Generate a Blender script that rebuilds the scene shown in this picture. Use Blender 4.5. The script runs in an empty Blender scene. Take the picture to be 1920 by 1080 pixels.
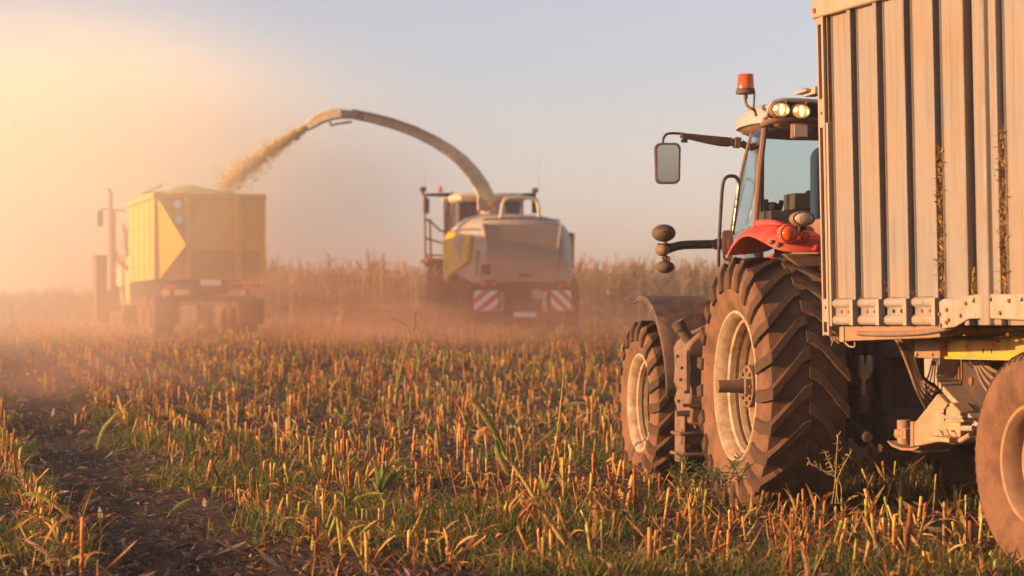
import bpy, bmesh, math, random
import numpy as np
from mathutils import Vector, Matrix, Euler
R = math.radians
rng = np.random.default_rng(7)
random.seed(7)
sc = bpy.context.scene
COL = sc.collection

# ------------------------------------------------------------------ camera
FPX = 4400.0            # focal length in pixels of the 1920 wide photograph
CAM_Z = 1.5
cam = bpy.data.cameras.new('camera')
cam_ob = bpy.data.objects.new('camera', cam)
COL.objects.link(cam_ob)
cam_ob.location = (0, 0, CAM_Z)
cam_ob.rotation_euler = (R(90), 0, 0)
cam.sensor_width = 36.0
cam.lens = FPX / 1920 * 36
cam.shift_y = 65 / 1920
cam.clip_end = 5000
cam.dof.use_dof = True
cam.dof.focus_distance = 17.6
cam.dof.aperture_fstop = 2.4
sc.camera = cam_ob

# ------------------------------------------------------------------ light
SUN_AZ, SUN_EL = R(16), R(9)      # to the left of the view and a little behind the camera
sun_dir = Vector((-math.cos(SUN_AZ) * math.cos(SUN_EL), -math.sin(SUN_AZ) * math.cos(SUN_EL), math.sin(SUN_EL)))
world = bpy.data.worlds.new('World')
sc.world = world
world.use_nodes = True
wn = world.node_tree
sky = wn.nodes.new('ShaderNodeTexSky')
sky.sky_type = 'NISHITA'
sky.sun_disc = False
sky.sun_elevation = SUN_EL
sky.sun_rotation = math.atan2(sun_dir.x, sun_dir.y) % (2 * math.pi)
sky.air_density = 1.0
sky.dust_density = 1.0
sky.ozone_density = 2.0
air = wn.nodes.new('ShaderNodeHueSaturation')     # dusty evening air: paler, slightly rosy sky all round
air.inputs['Saturation'].default_value = 0.62
air.inputs['Value'].default_value = 1.0
rose = wn.nodes.new('ShaderNodeMix'); rose.data_type = 'RGBA'; rose.blend_type = 'MULTIPLY'; rose.inputs[0].default_value = 1
rose.inputs[7].default_value = (1.10, .97, 1.05, 1)
wn.links.new(sky.outputs[0], air.inputs['Color']); wn.links.new(air.outputs[0], rose.inputs[6])
wn.links.new(rose.outputs[2], wn.nodes['Background'].inputs[0])
wn.nodes['Background'].inputs[1].default_value = 0.108
sun = bpy.data.lights.new('sun', 'SUN')
sun.energy = 5.0
sun.angle = R(0.6)
sun.color = (1.0, 0.60, 0.27)
sun_ob = bpy.data.objects.new('sun', sun)
COL.objects.link(sun_ob)
sun_ob.rotation_euler = (-sun_dir).to_track_quat('-Z', 'Y').to_euler()
sc.view_settings.view_transform = 'Standard'
sc.view_settings.look = 'None'
sc.view_settings.exposure = 1.05
sc.view_settings.gamma = 1
sc.render.engine = 'CYCLES'
sc.render.resolution_x, sc.render.resolution_y = 1024, 576
cy = sc.cycles
cy.use_denoising = True
cy.max_bounces = 12
cy.diffuse_bounces = 3
cy.glossy_bounces = 4
cy.transparent_max_bounces = 12
cy.volume_bounces = 8
cy.volume_step_rate = 2.0
cy.volume_max_steps = 128
cy.sample_clamp_indirect = 6

# ------------------------------------------------------------------ helpers
class MB:
    """collects shapes that become ONE mesh object"""
    def __init__(s):
        s.v = []; s.f = []
    def add(s, vs, fs):
        o = len(s.v)
        s.v += [tuple(p) for p in vs]
        s.f += [tuple(i + o for i in f) for f in fs]
        return s
    def box(s, c, size, rot=None):
        hx, hy, hz = size[0] / 2, size[1] / 2, size[2] / 2
        vs = [Vector((x, y, z)) for x in (-hx, hx) for y in (-hy, hy) for z in (-hz, hz)]
        if rot is not None:
            m = Euler(rot).to_matrix()
            vs = [m @ p for p in vs]
        c = Vector(c)
        return s.add([p + c for p in vs], [(0, 1, 3, 2), (4, 6, 7, 5), (0, 4, 5, 1), (2, 3, 7, 6), (0, 2, 6, 4), (1, 5, 7, 3)])
    def prism(s, poly, vec):
        poly = [Vector(p) for p in poly]; vec = Vector(vec); n = len(poly)
        nrm = Vector((0, 0, 0))
        for i in range(n):
            nrm += poly[i].cross(poly[(i + 1) % n])
        if nrm.dot(vec) > 0:
            poly = poly[::-1]
        vs = poly + [p + vec for p in poly]
        fs = [tuple(range(n)), tuple(range(2 * n - 1, n - 1, -1))]
        fs += [(i, i + n, (i + 1) % n + n, (i + 1) % n) for i in range(n)]
        return s.add(vs, fs)
    def tube(s, path, r, n=8, cap=True):
        path = [Vector(p) for p in path]; k = len(path)
        rr = r if isinstance(r, (list, tuple)) else [r] * k
        t0 = (path[1] - path[0]).normalized()
        u = t0.orthogonal().normalized()
        vs = []
        for i in range(k):
            a = path[max(i - 1, 0)]; b = path[min(i + 1, k - 1)]
            t = (b - a).normalized()
            u = (u - t * u.dot(t)).normalized(); w = t.cross(u)
            for j in range(n):
                an = 2 * math.pi * j / n
                vs.append(path[i] + (u * math.cos(an) + w * math.sin(an)) * rr[i])
        fs = []
        for i in range(k - 1):
            for j in range(n):
                fs.append((i * n + j, i * n + (j + 1) % n, (i + 1) * n + (j + 1) % n, (i + 1) * n + j))
        if cap:
            fs.append(tuple(range(n - 1, -1, -1))); fs.append(tuple(range((k - 1) * n, k * n)))
        return s.add(vs, fs)
    def lathe(s, prof, n=48, c=(0, 0, 0), axis='x', cap=False):
        vs = []; c = Vector(c); k = len(prof)
        for a, r in prof:
            for j in range(n):
                an = 2 * math.pi * j / n; p, q = r * math.cos(an), r * math.sin(an)
                vs.append(c + Vector({'x': (a, p, q), 'y': (p, a, q), 'z': (p, q, a)}[axis]))
        fs = []
        for i in range(k - 1):
            for j in range(n):
                f = (i * n + j, i * n + (j + 1) % n, (i + 1) * n + (j + 1) % n, (i + 1) * n + j)
                fs.append(f[::-1] if axis == 'y' else f)
        if cap:
            fs.append(tuple(range(n - 1, -1, -1))); fs.append(tuple(range((k - 1) * n, k * n)))
        return s.add(vs, fs)
    def grid(s, rows, close=False):
        m = len(rows[0]); vs = [p for r_ in rows for p in r_]; fs = []
        for i in range(len(rows) - 1):
            for j in range(m if close else m - 1):
                fs.append((i * m + j, i * m + (j + 1) % m, (i + 1) * m + (j + 1) % m, (i + 1) * m + j))
        return s.add(vs, fs)
    def loft(s, rows):
        """closed sections, capped"""
        m = len(rows[0]); o = len(s.v)
        s.grid(rows, True)
        s.f.append(tuple(o + i for i in range(m - 1, -1, -1)))
        s.f.append(tuple(o + (len(rows) - 1) * m + i for i in range(m)))
        return s
    def ball(s, c, r, n=16, m=10):
        c = Vector(c); rows = []
        for i in range(m + 1):
            a = math.pi * i / m
            a = min(max(a, .02), math.pi - .02)
            rows.append([c + Vector((r[0] * math.sin(a) * math.cos(2 * math.pi * j / n), r[1] * math.sin(a) * math.sin(2 * math.pi * j / n), r[2] * math.cos(a))) for j in range(n)])
        return s.loft(rows)

def obj(name, mb, mat, parent=None, bevel=0, angle=35, subsurf=0, solid=0):
    me = bpy.data.meshes.new(name)
    me.from_pydata(mb.v, [], mb.f)
    bm = bmesh.new(); bm.from_mesh(me)
    if not solid:
        bmesh.ops.recalc_face_normals(bm, faces=bm.faces)
    bm.to_mesh(me); bm.free()
    me.polygons.foreach_set('use_smooth', [True] * len(me.polygons))
    me.set_sharp_from_angle(angle=R(angle))
    me.materials.append(mat)
    o = bpy.data.objects.new(name, me)
    COL.objects.link(o)
    if parent is not None:
        o.parent = parent
    if solid:
        md = o.modifiers.new('thickness', 'SOLIDIFY'); md.thickness = solid; md.offset = 0
    if subsurf:
        md = o.modifiers.new('smooth', 'SUBSURF'); md.levels = subsurf; md.render_levels = subsurf
    if bevel:
        md = o.modifiers.new('edges', 'BEVEL'); md.width = bevel; md.segments = 2; md.limit_method = 'ANGLE'; md.angle_limit = R(40)
    return o

def tag(o, label=None, cat=None, group=None, kind=None):
    if label: o['label'] = label
    if cat: o['category'] = cat
    if group: o['group'] = group
    if kind: o['kind'] = kind
    return o

def thing(name, label, cat, M, group=None):
    o = bpy.data.objects.new(name, None)
    COL.objects.link(o)
    o.matrix_world = M
    return tag(o, label, cat, group)

def frame(x, y, z, rz, ry=0, rx=0):
    return Matrix.Translation((x, y, z)) @ Euler((R(rx), R(ry), R(rz))).to_matrix().to_4x4()

def ray(M, px, py, **k):
    """where the sight line of a measured point meets a plane of the thing's own frame"""
    ax, val = list(k.items())[0]
    i = 'xyz'.index(ax); Mi = M.inverted()
    o = Mi @ Vector((0, 0, CAM_Z))
    d = Mi.to_3x3() @ Vector(((px - 960) / FPX, 1, (605 - py) / FPX))
    return o + d * ((val - o[i]) / d[i])

def spot(px, py, d):
    return Vector(((px - 960) / FPX * d, d, CAM_Z + (605 - py) / FPX * d))

def bez(pts, n=12):
    """smooth path through points (Catmull-Rom)"""
    P = [Vector(p) for p in pts]; P = [2 * P[0] - P[1]] + P + [2 * P[-1] - P[-2]]; out = []
    for i in range(1, len(P) - 2):
        for j in range(n):
            t = j / n; a, b, c, d = P[i - 1:i + 3]
            out.append(0.5 * ((2 * b) + (c - a) * t + (2 * a - 5 * b + 4 * c - d) * t * t + (3 * b - a - 3 * c + d) * t ** 3))
    out.append(P[-2]); return out

# ------------------------------------------------------------------ materials
def mat(name, col, rough=.6, metal=0, dirt=None, amt=.5, scale=6, bump=0, bscale=60, vary=.12, spec=.5, attr=False, trans=0, rnd=0, coat=0):
    m = bpy.data.materials.new(name); m.use_nodes = True
    nt = m.node_tree; N = nt.nodes; L = nt.links
    b = N['Principled BSDF']
    b.inputs['Roughness'].default_value = rough
    b.inputs['Metallic'].default_value = metal
    b.inputs['Specular IOR Level'].default_value = spec
    b.inputs['Coat Weight'].default_value = coat
    tc = N.new('ShaderNodeTexCoord')
    def noise(sc_, det=4, rg=.6):
        n = N.new('ShaderNodeTexNoise'); n.inputs['Scale'].default_value = sc_; n.inputs['Detail'].default_value = det; n.inputs['Roughness'].default_value = rg
        L.new(tc.outputs['Object'], n.inputs['Vector']); return n.outputs['Fac']
    def mix(f, a, c):
        x = N.new('ShaderNodeMix'); x.data_type = 'RGBA'
        if isinstance(f, (int, float)): x.inputs[0].default_value = f
        else: L.new(f, x.inputs[0])
        for k, q in ((6, a), (7, c)):
            if isinstance(q, tuple): x.inputs[k].default_value = (*q, 1)
            else: L.new(q, x.inputs[k])
        return x.outputs[2]
    def ramp(f, lo, hi):
        r_ = N.new('ShaderNodeMapRange'); r_.inputs[1].default_value = lo; r_.inputs[2].default_value = hi
        L.new(f, r_.inputs[0]); return r_.outputs[0]
    if attr:
        a = N.new('ShaderNodeAttribute'); a.attribute_name = 'Col'; c = a.outputs['Color']
    else:
        c = mix(noise(scale * .7, 3), tuple(x * (1 - vary) for x in col), tuple(min(1, x * (1 + vary)) for x in col))
    if rnd:
        oi = N.new('ShaderNodeObjectInfo')
        hs = N.new('ShaderNodeHueSaturation')
        mr = N.new('ShaderNodeMapRange'); mr.inputs[3].default_value = 1 - rnd; mr.inputs[4].default_value = 1 + rnd
        L.new(oi.outputs['Random'], mr.inputs[0]); L.new(mr.outputs[0], hs.inputs['Value']); L.new(c, hs.inputs['Color']); c = hs.outputs[0]
    if dirt:
        f = ramp(noise(scale, 6, .65), .62 - amt * .5, .78 - amt * .25)
        c = mix(f, c, dirt)
        rr = N.new('ShaderNodeMapRange'); rr.inputs[3].default_value = rough; rr.inputs[4].default_value = .95
        L.new(f, rr.inputs[0]); L.new(rr.outputs[0], b.inputs['Roughness'])
    L.new(c, b.inputs['Base Color'])
    if bump:
        bn = N.new('ShaderNodeBump'); bn.inputs['Strength'].default_value = bump; bn.inputs['Distance'].default_value = .01
        L.new(noise(bscale, 4), bn.inputs['Height']); L.new(bn.outputs[0], b.inputs['Normal'])
    if trans:
        t = N.new('ShaderNodeBsdfTranslucent'); L.new(c, t.inputs['Color'])
        ms = N.new('ShaderNodeMixShader'); ms.inputs[0].default_value = trans
        L.new(b.outputs[0], ms.inputs[1]); L.new(t.outputs[0], ms.inputs[2]); L.new(ms.outputs[0], N['Material Output'].inputs[0])
    return m

def glass_mat(name, tint, refl=1.0, rough=.02):
    m = bpy.data.materials.new(name); m.use_nodes = True
    nt = m.node_tree; N = nt.nodes; L = nt.links; N.remove(N['Principled BSDF'])
    t = N.new('ShaderNodeBsdfTransparent'); t.inputs[0].default_value = (*tint, 1)
    g = N.new('ShaderNodeBsdfGlossy'); g.inputs['Roughness'].default_value = rough
    fr = N.new('ShaderNodeFresnel'); fr.inputs[0].default_value = 1.5
    mu = N.new('ShaderNodeMath'); mu.operation = 'MULTIPLY'; mu.inputs[1].default_value = refl
    L.new(fr.outputs[0], mu.inputs[0])
    ge = N.new('ShaderNodeNewGeometry'); io = N.new('ShaderNodeMapRange'); io.inputs[3].default_value = 1.5; io.inputs[4].default_value = 1 / 1.5
    L.new(ge.outputs['Backfacing'], io.inputs[0]); L.new(io.outputs[0], fr.inputs[0])
    ms = N.new('ShaderNodeMixShader'); L.new(mu.outputs[0], ms.inputs[0]); L.new(t.outputs[0], ms.inputs[1]); L.new(g.outputs[0], ms.inputs[2])
    L.new(ms.outputs[0], N['Material Output'].inputs[0]); return m

def glow_mat(name, col, strength, base=(.8, .7, .5)):
    m = mat(name, base, .2); b = m.node_tree.nodes['Principled BSDF']
    b.inputs['Emission Color'].default_value = (*col, 1); b.inputs['Emission Strength'].default_value = strength; return m

DUST = (.30, .17, .10)
M = {}
M['rubber'] = mat('dusty_rubber', (.055, .034, .024), .9, dirt=(.185, .088, .05), amt=.8, scale=5, bump=.7, bscale=40, spec=.15)
M['rim'] = mat('cream_rim_paint', (.42, .30, .19), .5, dirt=(.26, .14, .07), amt=.45, scale=9, bump=.15)
M['rim_rust'] = mat('brown_rim_paint', (.34, .19, .10), .6, dirt=(.24, .12, .06), amt=.6, scale=6, bump=.15)
M['iron'] = mat('dusty_iron', (.10, .055, .035), .8, dirt=(.20, .105, .06), amt=.7, scale=8, bump=.4)
M['black'] = mat('black_plastic', (.032, .022, .02), .5, dirt=(.13, .07, .042), amt=.65, scale=9, bump=.1)
M['tubeblk'] = mat('black_tube_paint', (.03, .026, .024), .28, dirt=(.10, .06, .04), amt=.3, scale=12)
M['red'] = mat('red_paint', (.60, .035, .02), .55, dirt=(.40, .10, .055), amt=.4, scale=5, bump=.05)
M['roof'] = mat('cream_roof_paint', (.34, .29, .27), .5, dirt=(.36, .23, .15), amt=.4, scale=4)
M['trim'] = mat('brown_cab_trim', (.16, .085, .05), .6, dirt=(.22, .12, .07), amt=.5)
M['glass'] = glass_mat('tinted_cab_glass', (.80, .92, .95), 1.5)
M['amber'] = mat('amber_lens', (.75, .13, .01), .12, trans=.35, vary=.25, scale=25, coat=.5)
M['orange'] = mat('orange_lens', (.75, .10, .015), .12, trans=.2, vary=.3, scale=50, coat=.5)
M['reflector'] = mat('lamp_reflector', (.9, .66, .34), .14, metal=1, vary=.25, scale=30, bump=.6, bscale=45)
M['lens'] = mat('lamp_lens', (.42, .30, .21), .15, vary=.3, scale=40, bump=.5, bscale=60)
_b = M['reflector'].node_tree.nodes['Principled BSDF']; _b.inputs['Emission Color'].default_value = (1, .52, .16, 1); _b.inputs['Emission Strength'].default_value = .30  # warm glow added to the reflector as emission
M['bulb'] = glow_mat('lamp_glow', (1.0, .60, .20), 1.05)  # warm glow of the bulbs, set by emission
M['mirror'] = mat('mirror_glass', (.62, .68, .70), .05, metal=1, vary=.03)
M['seat'] = mat('blue_seat_cloth', (.025, .04, .085), .9, bump=.5, bscale=60)
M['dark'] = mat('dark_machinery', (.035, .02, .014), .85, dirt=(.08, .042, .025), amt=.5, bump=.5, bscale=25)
M['steel'] = mat('trailer_sheet', (.238, .205, .18), .5, metal=.2, dirt=(.27, .19, .135), amt=.5, scale=1.3, bump=.35, bscale=3.5, vary=.06)
M['steel_rib'] = mat('trailer_rib', (.31, .24, .19), .45, metal=.2, dirt=(.38, .26, .17), amt=.5, scale=3)
M['gap'] = mat('trailer_slot_shade', (.03, .024, .02), .8)  # near-black colour stands for the shade inside the slots
M['galv'] = mat('dusty_bracket_steel', (.34, .29, .25), .55, metal=.2, dirt=(.36, .23, .15), amt=.5, scale=9, bump=.1)
M['yellow'] = mat('yellow_chassis_paint', (.62, .33, .03), .42, dirt=(.38, .20, .07), amt=.45, scale=6, bump=.05)
M['brown'] = mat('brown_beam_paint', (.23, .12, .065), .6, dirt=(.28, .16, .09), amt=.5, bump=.1)
M['tan'] = mat('tan_drawbar_paint', (.40, .25, .14), .55, dirt=(.26, .14, .08), amt=.55, scale=7, bump=.1)
M['hose'] = mat('dusty_hose', (.16, .09, .06), .7, dirt=(.24, .14, .09), amt=.6, scale=14)
M['bolt'] = mat('rusty_bolt', (.28, .12, .05), .6, metal=.5)
M['hole'] = mat('bolt_hole', (.01, .008, .007), .9)
M['hshell'] = mat('grey_harvester_shell', (.46, .37, .28), .45, dirt=(.42, .29, .2), amt=.45, scale=1.5)
M['hpanel'] = mat('dusty_rear_panel', (.42, .28, .20), .6, dirt=(.40, .26, .18), amt=.6, scale=1.5)
M['hyellow'] = mat('yellow_harvester_side', (.75, .40, .0), .45, dirt=(.6, .32, .04), amt=.3)
M['hlow'] = mat('dusty_red_brown_frame', (.13, .05, .028), .8, dirt=(.20, .10, .06), amt=.5, scale=3)
M['hglass'] = mat('dark_harvester_glass', (.06, .05, .07), .15)
M['spout'] = mat('cream_spout_paint', (.60, .47, .32), .5, dirt=(.45, .3, .17), amt=.4)
M['white'] = mat('white_board', (.8, .76, .72), .5)
M['bred'] = mat('red_board_stripe', (.65, .05, .03), .5)
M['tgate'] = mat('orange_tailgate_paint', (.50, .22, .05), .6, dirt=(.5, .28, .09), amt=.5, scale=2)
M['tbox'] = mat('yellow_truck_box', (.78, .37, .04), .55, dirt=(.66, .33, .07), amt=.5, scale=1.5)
M['twedge'] = mat('sun_patch_yellow', (.85, .50, .04), .5)  # brighter yellow that imitates sunlight on the truck's rear
M['tcab'] = mat('cream_truck_cab', (.62, .45, .25), .5, dirt=(.45, .28, .15), amt=.4)
M['silage'] = mat('chopped_maize', (.4, .3, .1), .9, attr=True, trans=.35)
M['plant'] = mat('field_plants', (.3, .2, .1), .75, attr=True, trans=.28, spec=.25)
def streaks(m, col, lo, hi, amt):
    # rain and rust runs down the sheet
    nt = m.node_tree; N = nt.nodes; L = nt.links; b = N['Principled BSDF']
    src = b.inputs['Base Color'].links[0].from_socket
    tc = N.new('ShaderNodeTexCoord'); mp = N.new('ShaderNodeMapping'); mp.inputs['Scale'].default_value = (14, 14, .55); L.new(tc.outputs['Object'], mp.inputs[0])
    n = N.new('ShaderNodeTexNoise'); n.inputs['Scale'].default_value = 1.6; n.inputs['Detail'].default_value = 5; n.inputs['Roughness'].default_value = .7; L.new(mp.outputs[0], n.inputs['Vector'])
    r_ = N.new('ShaderNodeMapRange'); r_.inputs[1].default_value = lo; r_.inputs[2].default_value = hi; r_.inputs[4].default_value = amt; L.new(n.outputs['Fac'], r_.inputs[0])
    x = N.new('ShaderNodeMix'); x.data_type = 'RGBA'; L.new(r_.outputs[0], x.inputs[0]); L.new(src, x.inputs[6]); x.inputs[7].default_value = (*col, 1); L.new(x.outputs[2], b.inputs['Base Color'])
streaks(M['steel'], (.15, .095, .06), .48, .70, .6)
streaks(M['steel_rib'], (.22, .14, .08), .5, .7, .6)
streaks(M['galv'], (.24, .12, .06), .52, .7, .7)
streaks(M['yellow'], (.30, .14, .04), .52, .72, .6)
def worn_edges(m, col, lo, hi):
    nt = m.node_tree; N = nt.nodes; L = nt.links; b = N['Principled BSDF']
    src = b.inputs['Base Color'].links[0].from_socket
    g = N.new('ShaderNodeNewGeometry'); r_ = N.new('ShaderNodeMapRange'); r_.inputs[1].default_value = lo; r_.inputs[2].default_value = hi; r_.inputs[4].default_value = .7; L.new(g.outputs['Pointiness'], r_.inputs[0])
    x = N.new('ShaderNodeMix'); x.data_type = 'RGBA'; L.new(r_.outputs[0], x.inputs[0]); L.new(src, x.inputs[6]); x.inputs[7].default_value = (*col, 1); L.new(x.outputs[2], b.inputs['Base Color'])
worn_edges(M['rubber'], (.045, .028, .02), .53, .60)
def mottle(m, scale, lo, hi):
    # blotches and fibres on dry stems and leaves
    nt = m.node_tree; N = nt.nodes; L = nt.links; b = N['Principled BSDF']
    src = b.inputs['Base Color'].links[0].from_socket
    tc = N.new('ShaderNodeTexCoord'); mp = N.new('ShaderNodeMapping'); mp.inputs['Scale'].default_value = (1, 1, .35); L.new(tc.outputs['Object'], mp.inputs[0])
    n = N.new('ShaderNodeTexNoise'); n.inputs['Scale'].default_value = scale; n.inputs['Detail'].default_value = 3; L.new(mp.outputs[0], n.inputs['Vector'])
    r_ = N.new('ShaderNodeMapRange'); r_.inputs[1].default_value = .3; r_.inputs[2].default_value = .7; r_.inputs[3].default_value = lo; r_.inputs[4].default_value = hi; L.new(n.outputs['Fac'], r_.inputs[0])
    hs = N.new('ShaderNodeHueSaturation'); L.new(r_.outputs[0], hs.inputs['Value']); L.new(src, hs.inputs['Color'])
    for l in list(L):
        if l.from_socket == src and l.to_node != hs: 
            t = l.to_socket; L.remove(l); L.new(hs.outputs[0], t)
mottle(M['plant'], 70, .45, 1.45)
M['soil'] = None

def tyre(Rr, w, rb, n_lug, lh, seg=96):
    """tyre about the x axis, outer side at -x, with raised chevron lugs"""
    mb = MB(); rt = Rr - lh; h = w / 2; d = rt - rb
    mb.lathe([(-h * .80, rb - .01), (-h * .86, rb + .012), (-h * .93, rb + .10 * d), (-h * 1.02, rb + .32 * d), (-h * 1.05, rb + .52 * d), (-h * 1.03, rb + .70 * d), (-h * .97, rb + .88 * d), (-h * .90, rt - .004),
              (-h * .5, rt + .010), (0, rt + .014), (h * .5, rt + .010), (h * .90, rt - .004), (h * .97, rb + .88 * d), (h * 1.03, rb + .70 * d), (h * 1.05, rb + .52 * d), (h * 1.0, rb + .3 * d), (h * .86, rb + .012), (h * .8, rb - .01)], seg)
    for side in (-1, 1):
        for k in range(n_lug):
            th0 = 2 * math.pi * (k + (.5 if side > 0 else 0)) / n_lug
            rows = []
            pts = [(.03, .0, 1.0), (-.16, -.02, 1.0), (-.42, -.105, 1.0), (-.70, -.20, 1.0), (-.93, -.275, .97), (-1.03, -.30, .60), (-1.045, -.31, .12)]
            for i, (a, ph, top) in enumerate(pts):
                ph = ph * (w / .66) / Rr * 1.15
                wid = (.088 if i < 2 else .080 if i < 5 else .085) * (Rr ** .5)
                base = rt - .012 if i < 4 else rt - .02 if i == 4 else rb + (.70 - (i - 5) * .22) * d
                topr = (Rr if i < 5 else base + .035 + .03 * (i == 5)) if i != 6 else base + .006
                if i == 5: topr = rb + .86 * d
                aa = a if i < 5 else a
                sec = []
                for q, rr, ex in ((-.72, base, 1), (-.5, topr, 1), (.5, topr, 1), (.72, base, 1)):
                    an = th0 + ph + q * wid / rr * 1.0
                    xa = aa * h * (1.0 if i < 4 else 1.0)
                    if i >= 5 and abs(q) < .6: xa -= .022
                    if i >= 5 and abs(q) > .6: xa += .02
                    sec.append((-side * xa if side > 0 else xa, -rr * math.cos(an), rr * math.sin(an)))
                rows.append(sec)
            mb.loft(rows)
    return mb

# ------------------------------------------------------------------ the ground
def gz(x, y):
    x = np.asarray(x, float); y = np.asarray(y, float)
    t = np.clip((y - 17) / 53, 0, 1)
    z = 1.36 * t * t * (3 - 2 * t)
    s = .97 * x + .242 * y
    near = np.clip(1 - (y - 45) / 30, 0, 1)
    z = z - .07 * np.exp(-((s - 1.6) / .5) ** 2) * near + .03 * np.exp(-((s - .75) / .35) ** 2) * near + .03 * np.exp(-((s - 2.45) / .35) ** 2) * near
    z = z + (.018 * np.sin(2.3 * x + 1.1 * y) + .015 * np.sin(-1.7 * x + 2.9 * y + 1) + .012 * np.sin(5.1 * x + .7 * y) * np.sin(4.3 * y + 2)) * near
    return z
def gz1(x, y): return float(gz(x, y))

def soil_mat():
    m = bpy.data.materials.new('field_soil'); m.use_nodes = True
    nt = m.node_tree; N = nt.nodes; L = nt.links; b = N['Principled BSDF']
    b.inputs['Roughness'].default_value = .95; b.inputs['Specular IOR Level'].default_value = .2
    tc = N.new('ShaderNodeTexCoord')
    def noise(s_, d=6):
        n = N.new('ShaderNodeTexNoise'); n.inputs['Scale'].default_value = s_; n.inputs['Detail'].default_value = d; n.inputs['Roughness'].default_value = .7
        L.new(tc.outputs['Object'], n.inputs['Vector']); return n.outputs['Fac']
    cr = N.new('ShaderNodeValToRGB'); e = cr.color_ramp.elements
    e[0].position = .30; e[0].color = (.026, .012, .008, 1); e[1].position = .72; e[1].color = (.15, .075, .042, 1)
    k = cr.color_ramp.elements.new(.5); k.color = (.065, .032, .02, 1)
    L.new(noise(9, 8), cr.inputs[0])
    c2 = N.new('ShaderNodeValToRGB'); e = c2.color_ramp.elements
    e[0].position = .45; e[0].color = (.07, .04, .026, 1); e[1].position = .6; e[1].color = (.10, .085, .03, 1)
    L.new(noise(.35, 3), c2.inputs[0])
    x = N.new('ShaderNodeMix'); x.data_type = 'RGBA'; x.inputs[0].default_value = .35
    L.new(cr.outputs[0], x.inputs[6]); L.new(c2.outputs[0], x.inputs[7]); L.new(x.outputs[2], b.inputs['Base Color'])
    bn = N.new('ShaderNodeBump'); bn.inputs['Strength'].default_value = .9; bn.inputs['Distance'].default_value = .05
    L.new(noise(22, 8), bn.inputs['Height']); L.new(bn.outputs[0], b.inputs['Normal'])
    return m
M['soil'] = soil_mat()

xs = np.concatenate([-np.geomspace(400, 14, 26), np.arange(-13.5, 9.5, .14), np.geomspace(10, 400, 26)])
ys = np.concatenate([-np.geomspace(500, 8, 10), np.arange(-6, 12, 1.5), np.arange(12, 32, .14), np.arange(32, 72, .6), np.geomspace(73, 1200, 26)])
X, Y = np.meshgrid(xs, ys)
Z = gz(X, Y) + rng.normal(0, .006, X.shape) * (Y < 40)
nv, nx = X.size, len(xs)
idx = np.arange(nv).reshape(X.shape)
q = np.stack([idx[:-1, :-1], idx[:-1, 1:], idx[1:, 1:], idx[1:, :-1]], -1).reshape(-1, 4)

def np_mesh(name, verts, quads, material, cols=None, smooth=False):
    me = bpy.data.meshes.new(name)
    me.vertices.add(len(verts)); me.vertices.foreach_set('co', np.ascontiguousarray(verts, dtype=np.float32).ravel())
    me.loops.add(quads.size); me.loops.foreach_set('vertex_index', np.ascontiguousarray(quads, dtype=np.int32).ravel())
    me.polygons.add(len(quads)); me.polygons.foreach_set('loop_start', np.arange(0, quads.size, 4, dtype=np.int32))
    if smooth: me.polygons.foreach_set('use_smooth', np.ones(len(quads), dtype=bool))
    if cols is not None:
        a = me.color_attributes.new('Col', 'FLOAT_COLOR', 'POINT')
        c = np.ones((len(verts), 4), np.float32); c[:, :3] = cols; a.data.foreach_set('color', c.ravel())
    me.update(calc_edges=True); me.materials.append(material)
    o = bpy.data.objects.new(name, me); COL.objects.link(o)
    return o
tag(np_mesh('ground', np.stack([X, Y, Z], -1).reshape(-1, 3), q, M['soil'], smooth=True), kind='structure')

# ------------------------------------------------------------------ plant shapes (arrays of verts, quads, colours)
def blades(base, az, L, W, tilt, bend, K=4, col=(.2, .2, .05), tipcol=None, twist=None, shape='leaf', fold=0):
    n = len(base); t = np.linspace(0, 1, K + 1)
    az = np.broadcast_to(az, n); L = np.broadcast_to(L, n); W = np.broadcast_to(W, n); tilt = np.broadcast_to(tilt, n); bend = np.broadcast_to(bend, n)
    ph = tilt[:, None] + bend[:, None] * t[None]
    step = L[:, None] / K
    mid = (ph[:, 1:] + ph[:, :-1]) / 2
    r = np.concatenate([np.zeros((n, 1)), np.cumsum(np.sin(mid) * step, 1)], 1)
    z = np.concatenate([np.zeros((n, 1)), np.cumsum(np.cos(mid) * step, 1)], 1)
    d = np.stack([np.cos(az), np.sin(az)], -1)
    ctr = np.concatenate([base[:, None, :2] + r[..., None] * d[:, None], (base[:, 2:3] + z)[..., None]], -1)
    if shape == 'leaf': w = np.sin(np.pi * (.12 + .85 * t)) ** .8
    elif shape == 'grass': w = 1 - .92 * t ** 1.6
    else: w = np.ones(K + 1)
    tw = np.zeros(n) if twist is None else twist
    a2 = az[:, None] + np.pi / 2 + tw[:, None] * t[None]
    side = np.stack([np.cos(a2), np.sin(a2), np.sin(tw[:, None] * t[None] * .8)], -1)
    off = side * (W[:, None] * w[None] / 2)[..., None]
    v = np.stack([ctr - off, ctr + off], 2).reshape(-1, 3)
    b = (np.arange(n) * (K + 1) * 2)[:, None] + (np.arange(K) * 2)[None]
    qd = np.stack([b, b + 1, b + 3, b + 2], -1).reshape(-1, 4)
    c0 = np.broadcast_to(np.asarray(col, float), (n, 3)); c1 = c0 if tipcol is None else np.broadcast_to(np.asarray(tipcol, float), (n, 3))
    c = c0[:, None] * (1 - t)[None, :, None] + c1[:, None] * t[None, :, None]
    return v, qd, np.repeat(c, 2, 1).reshape(-1, 3)

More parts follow.
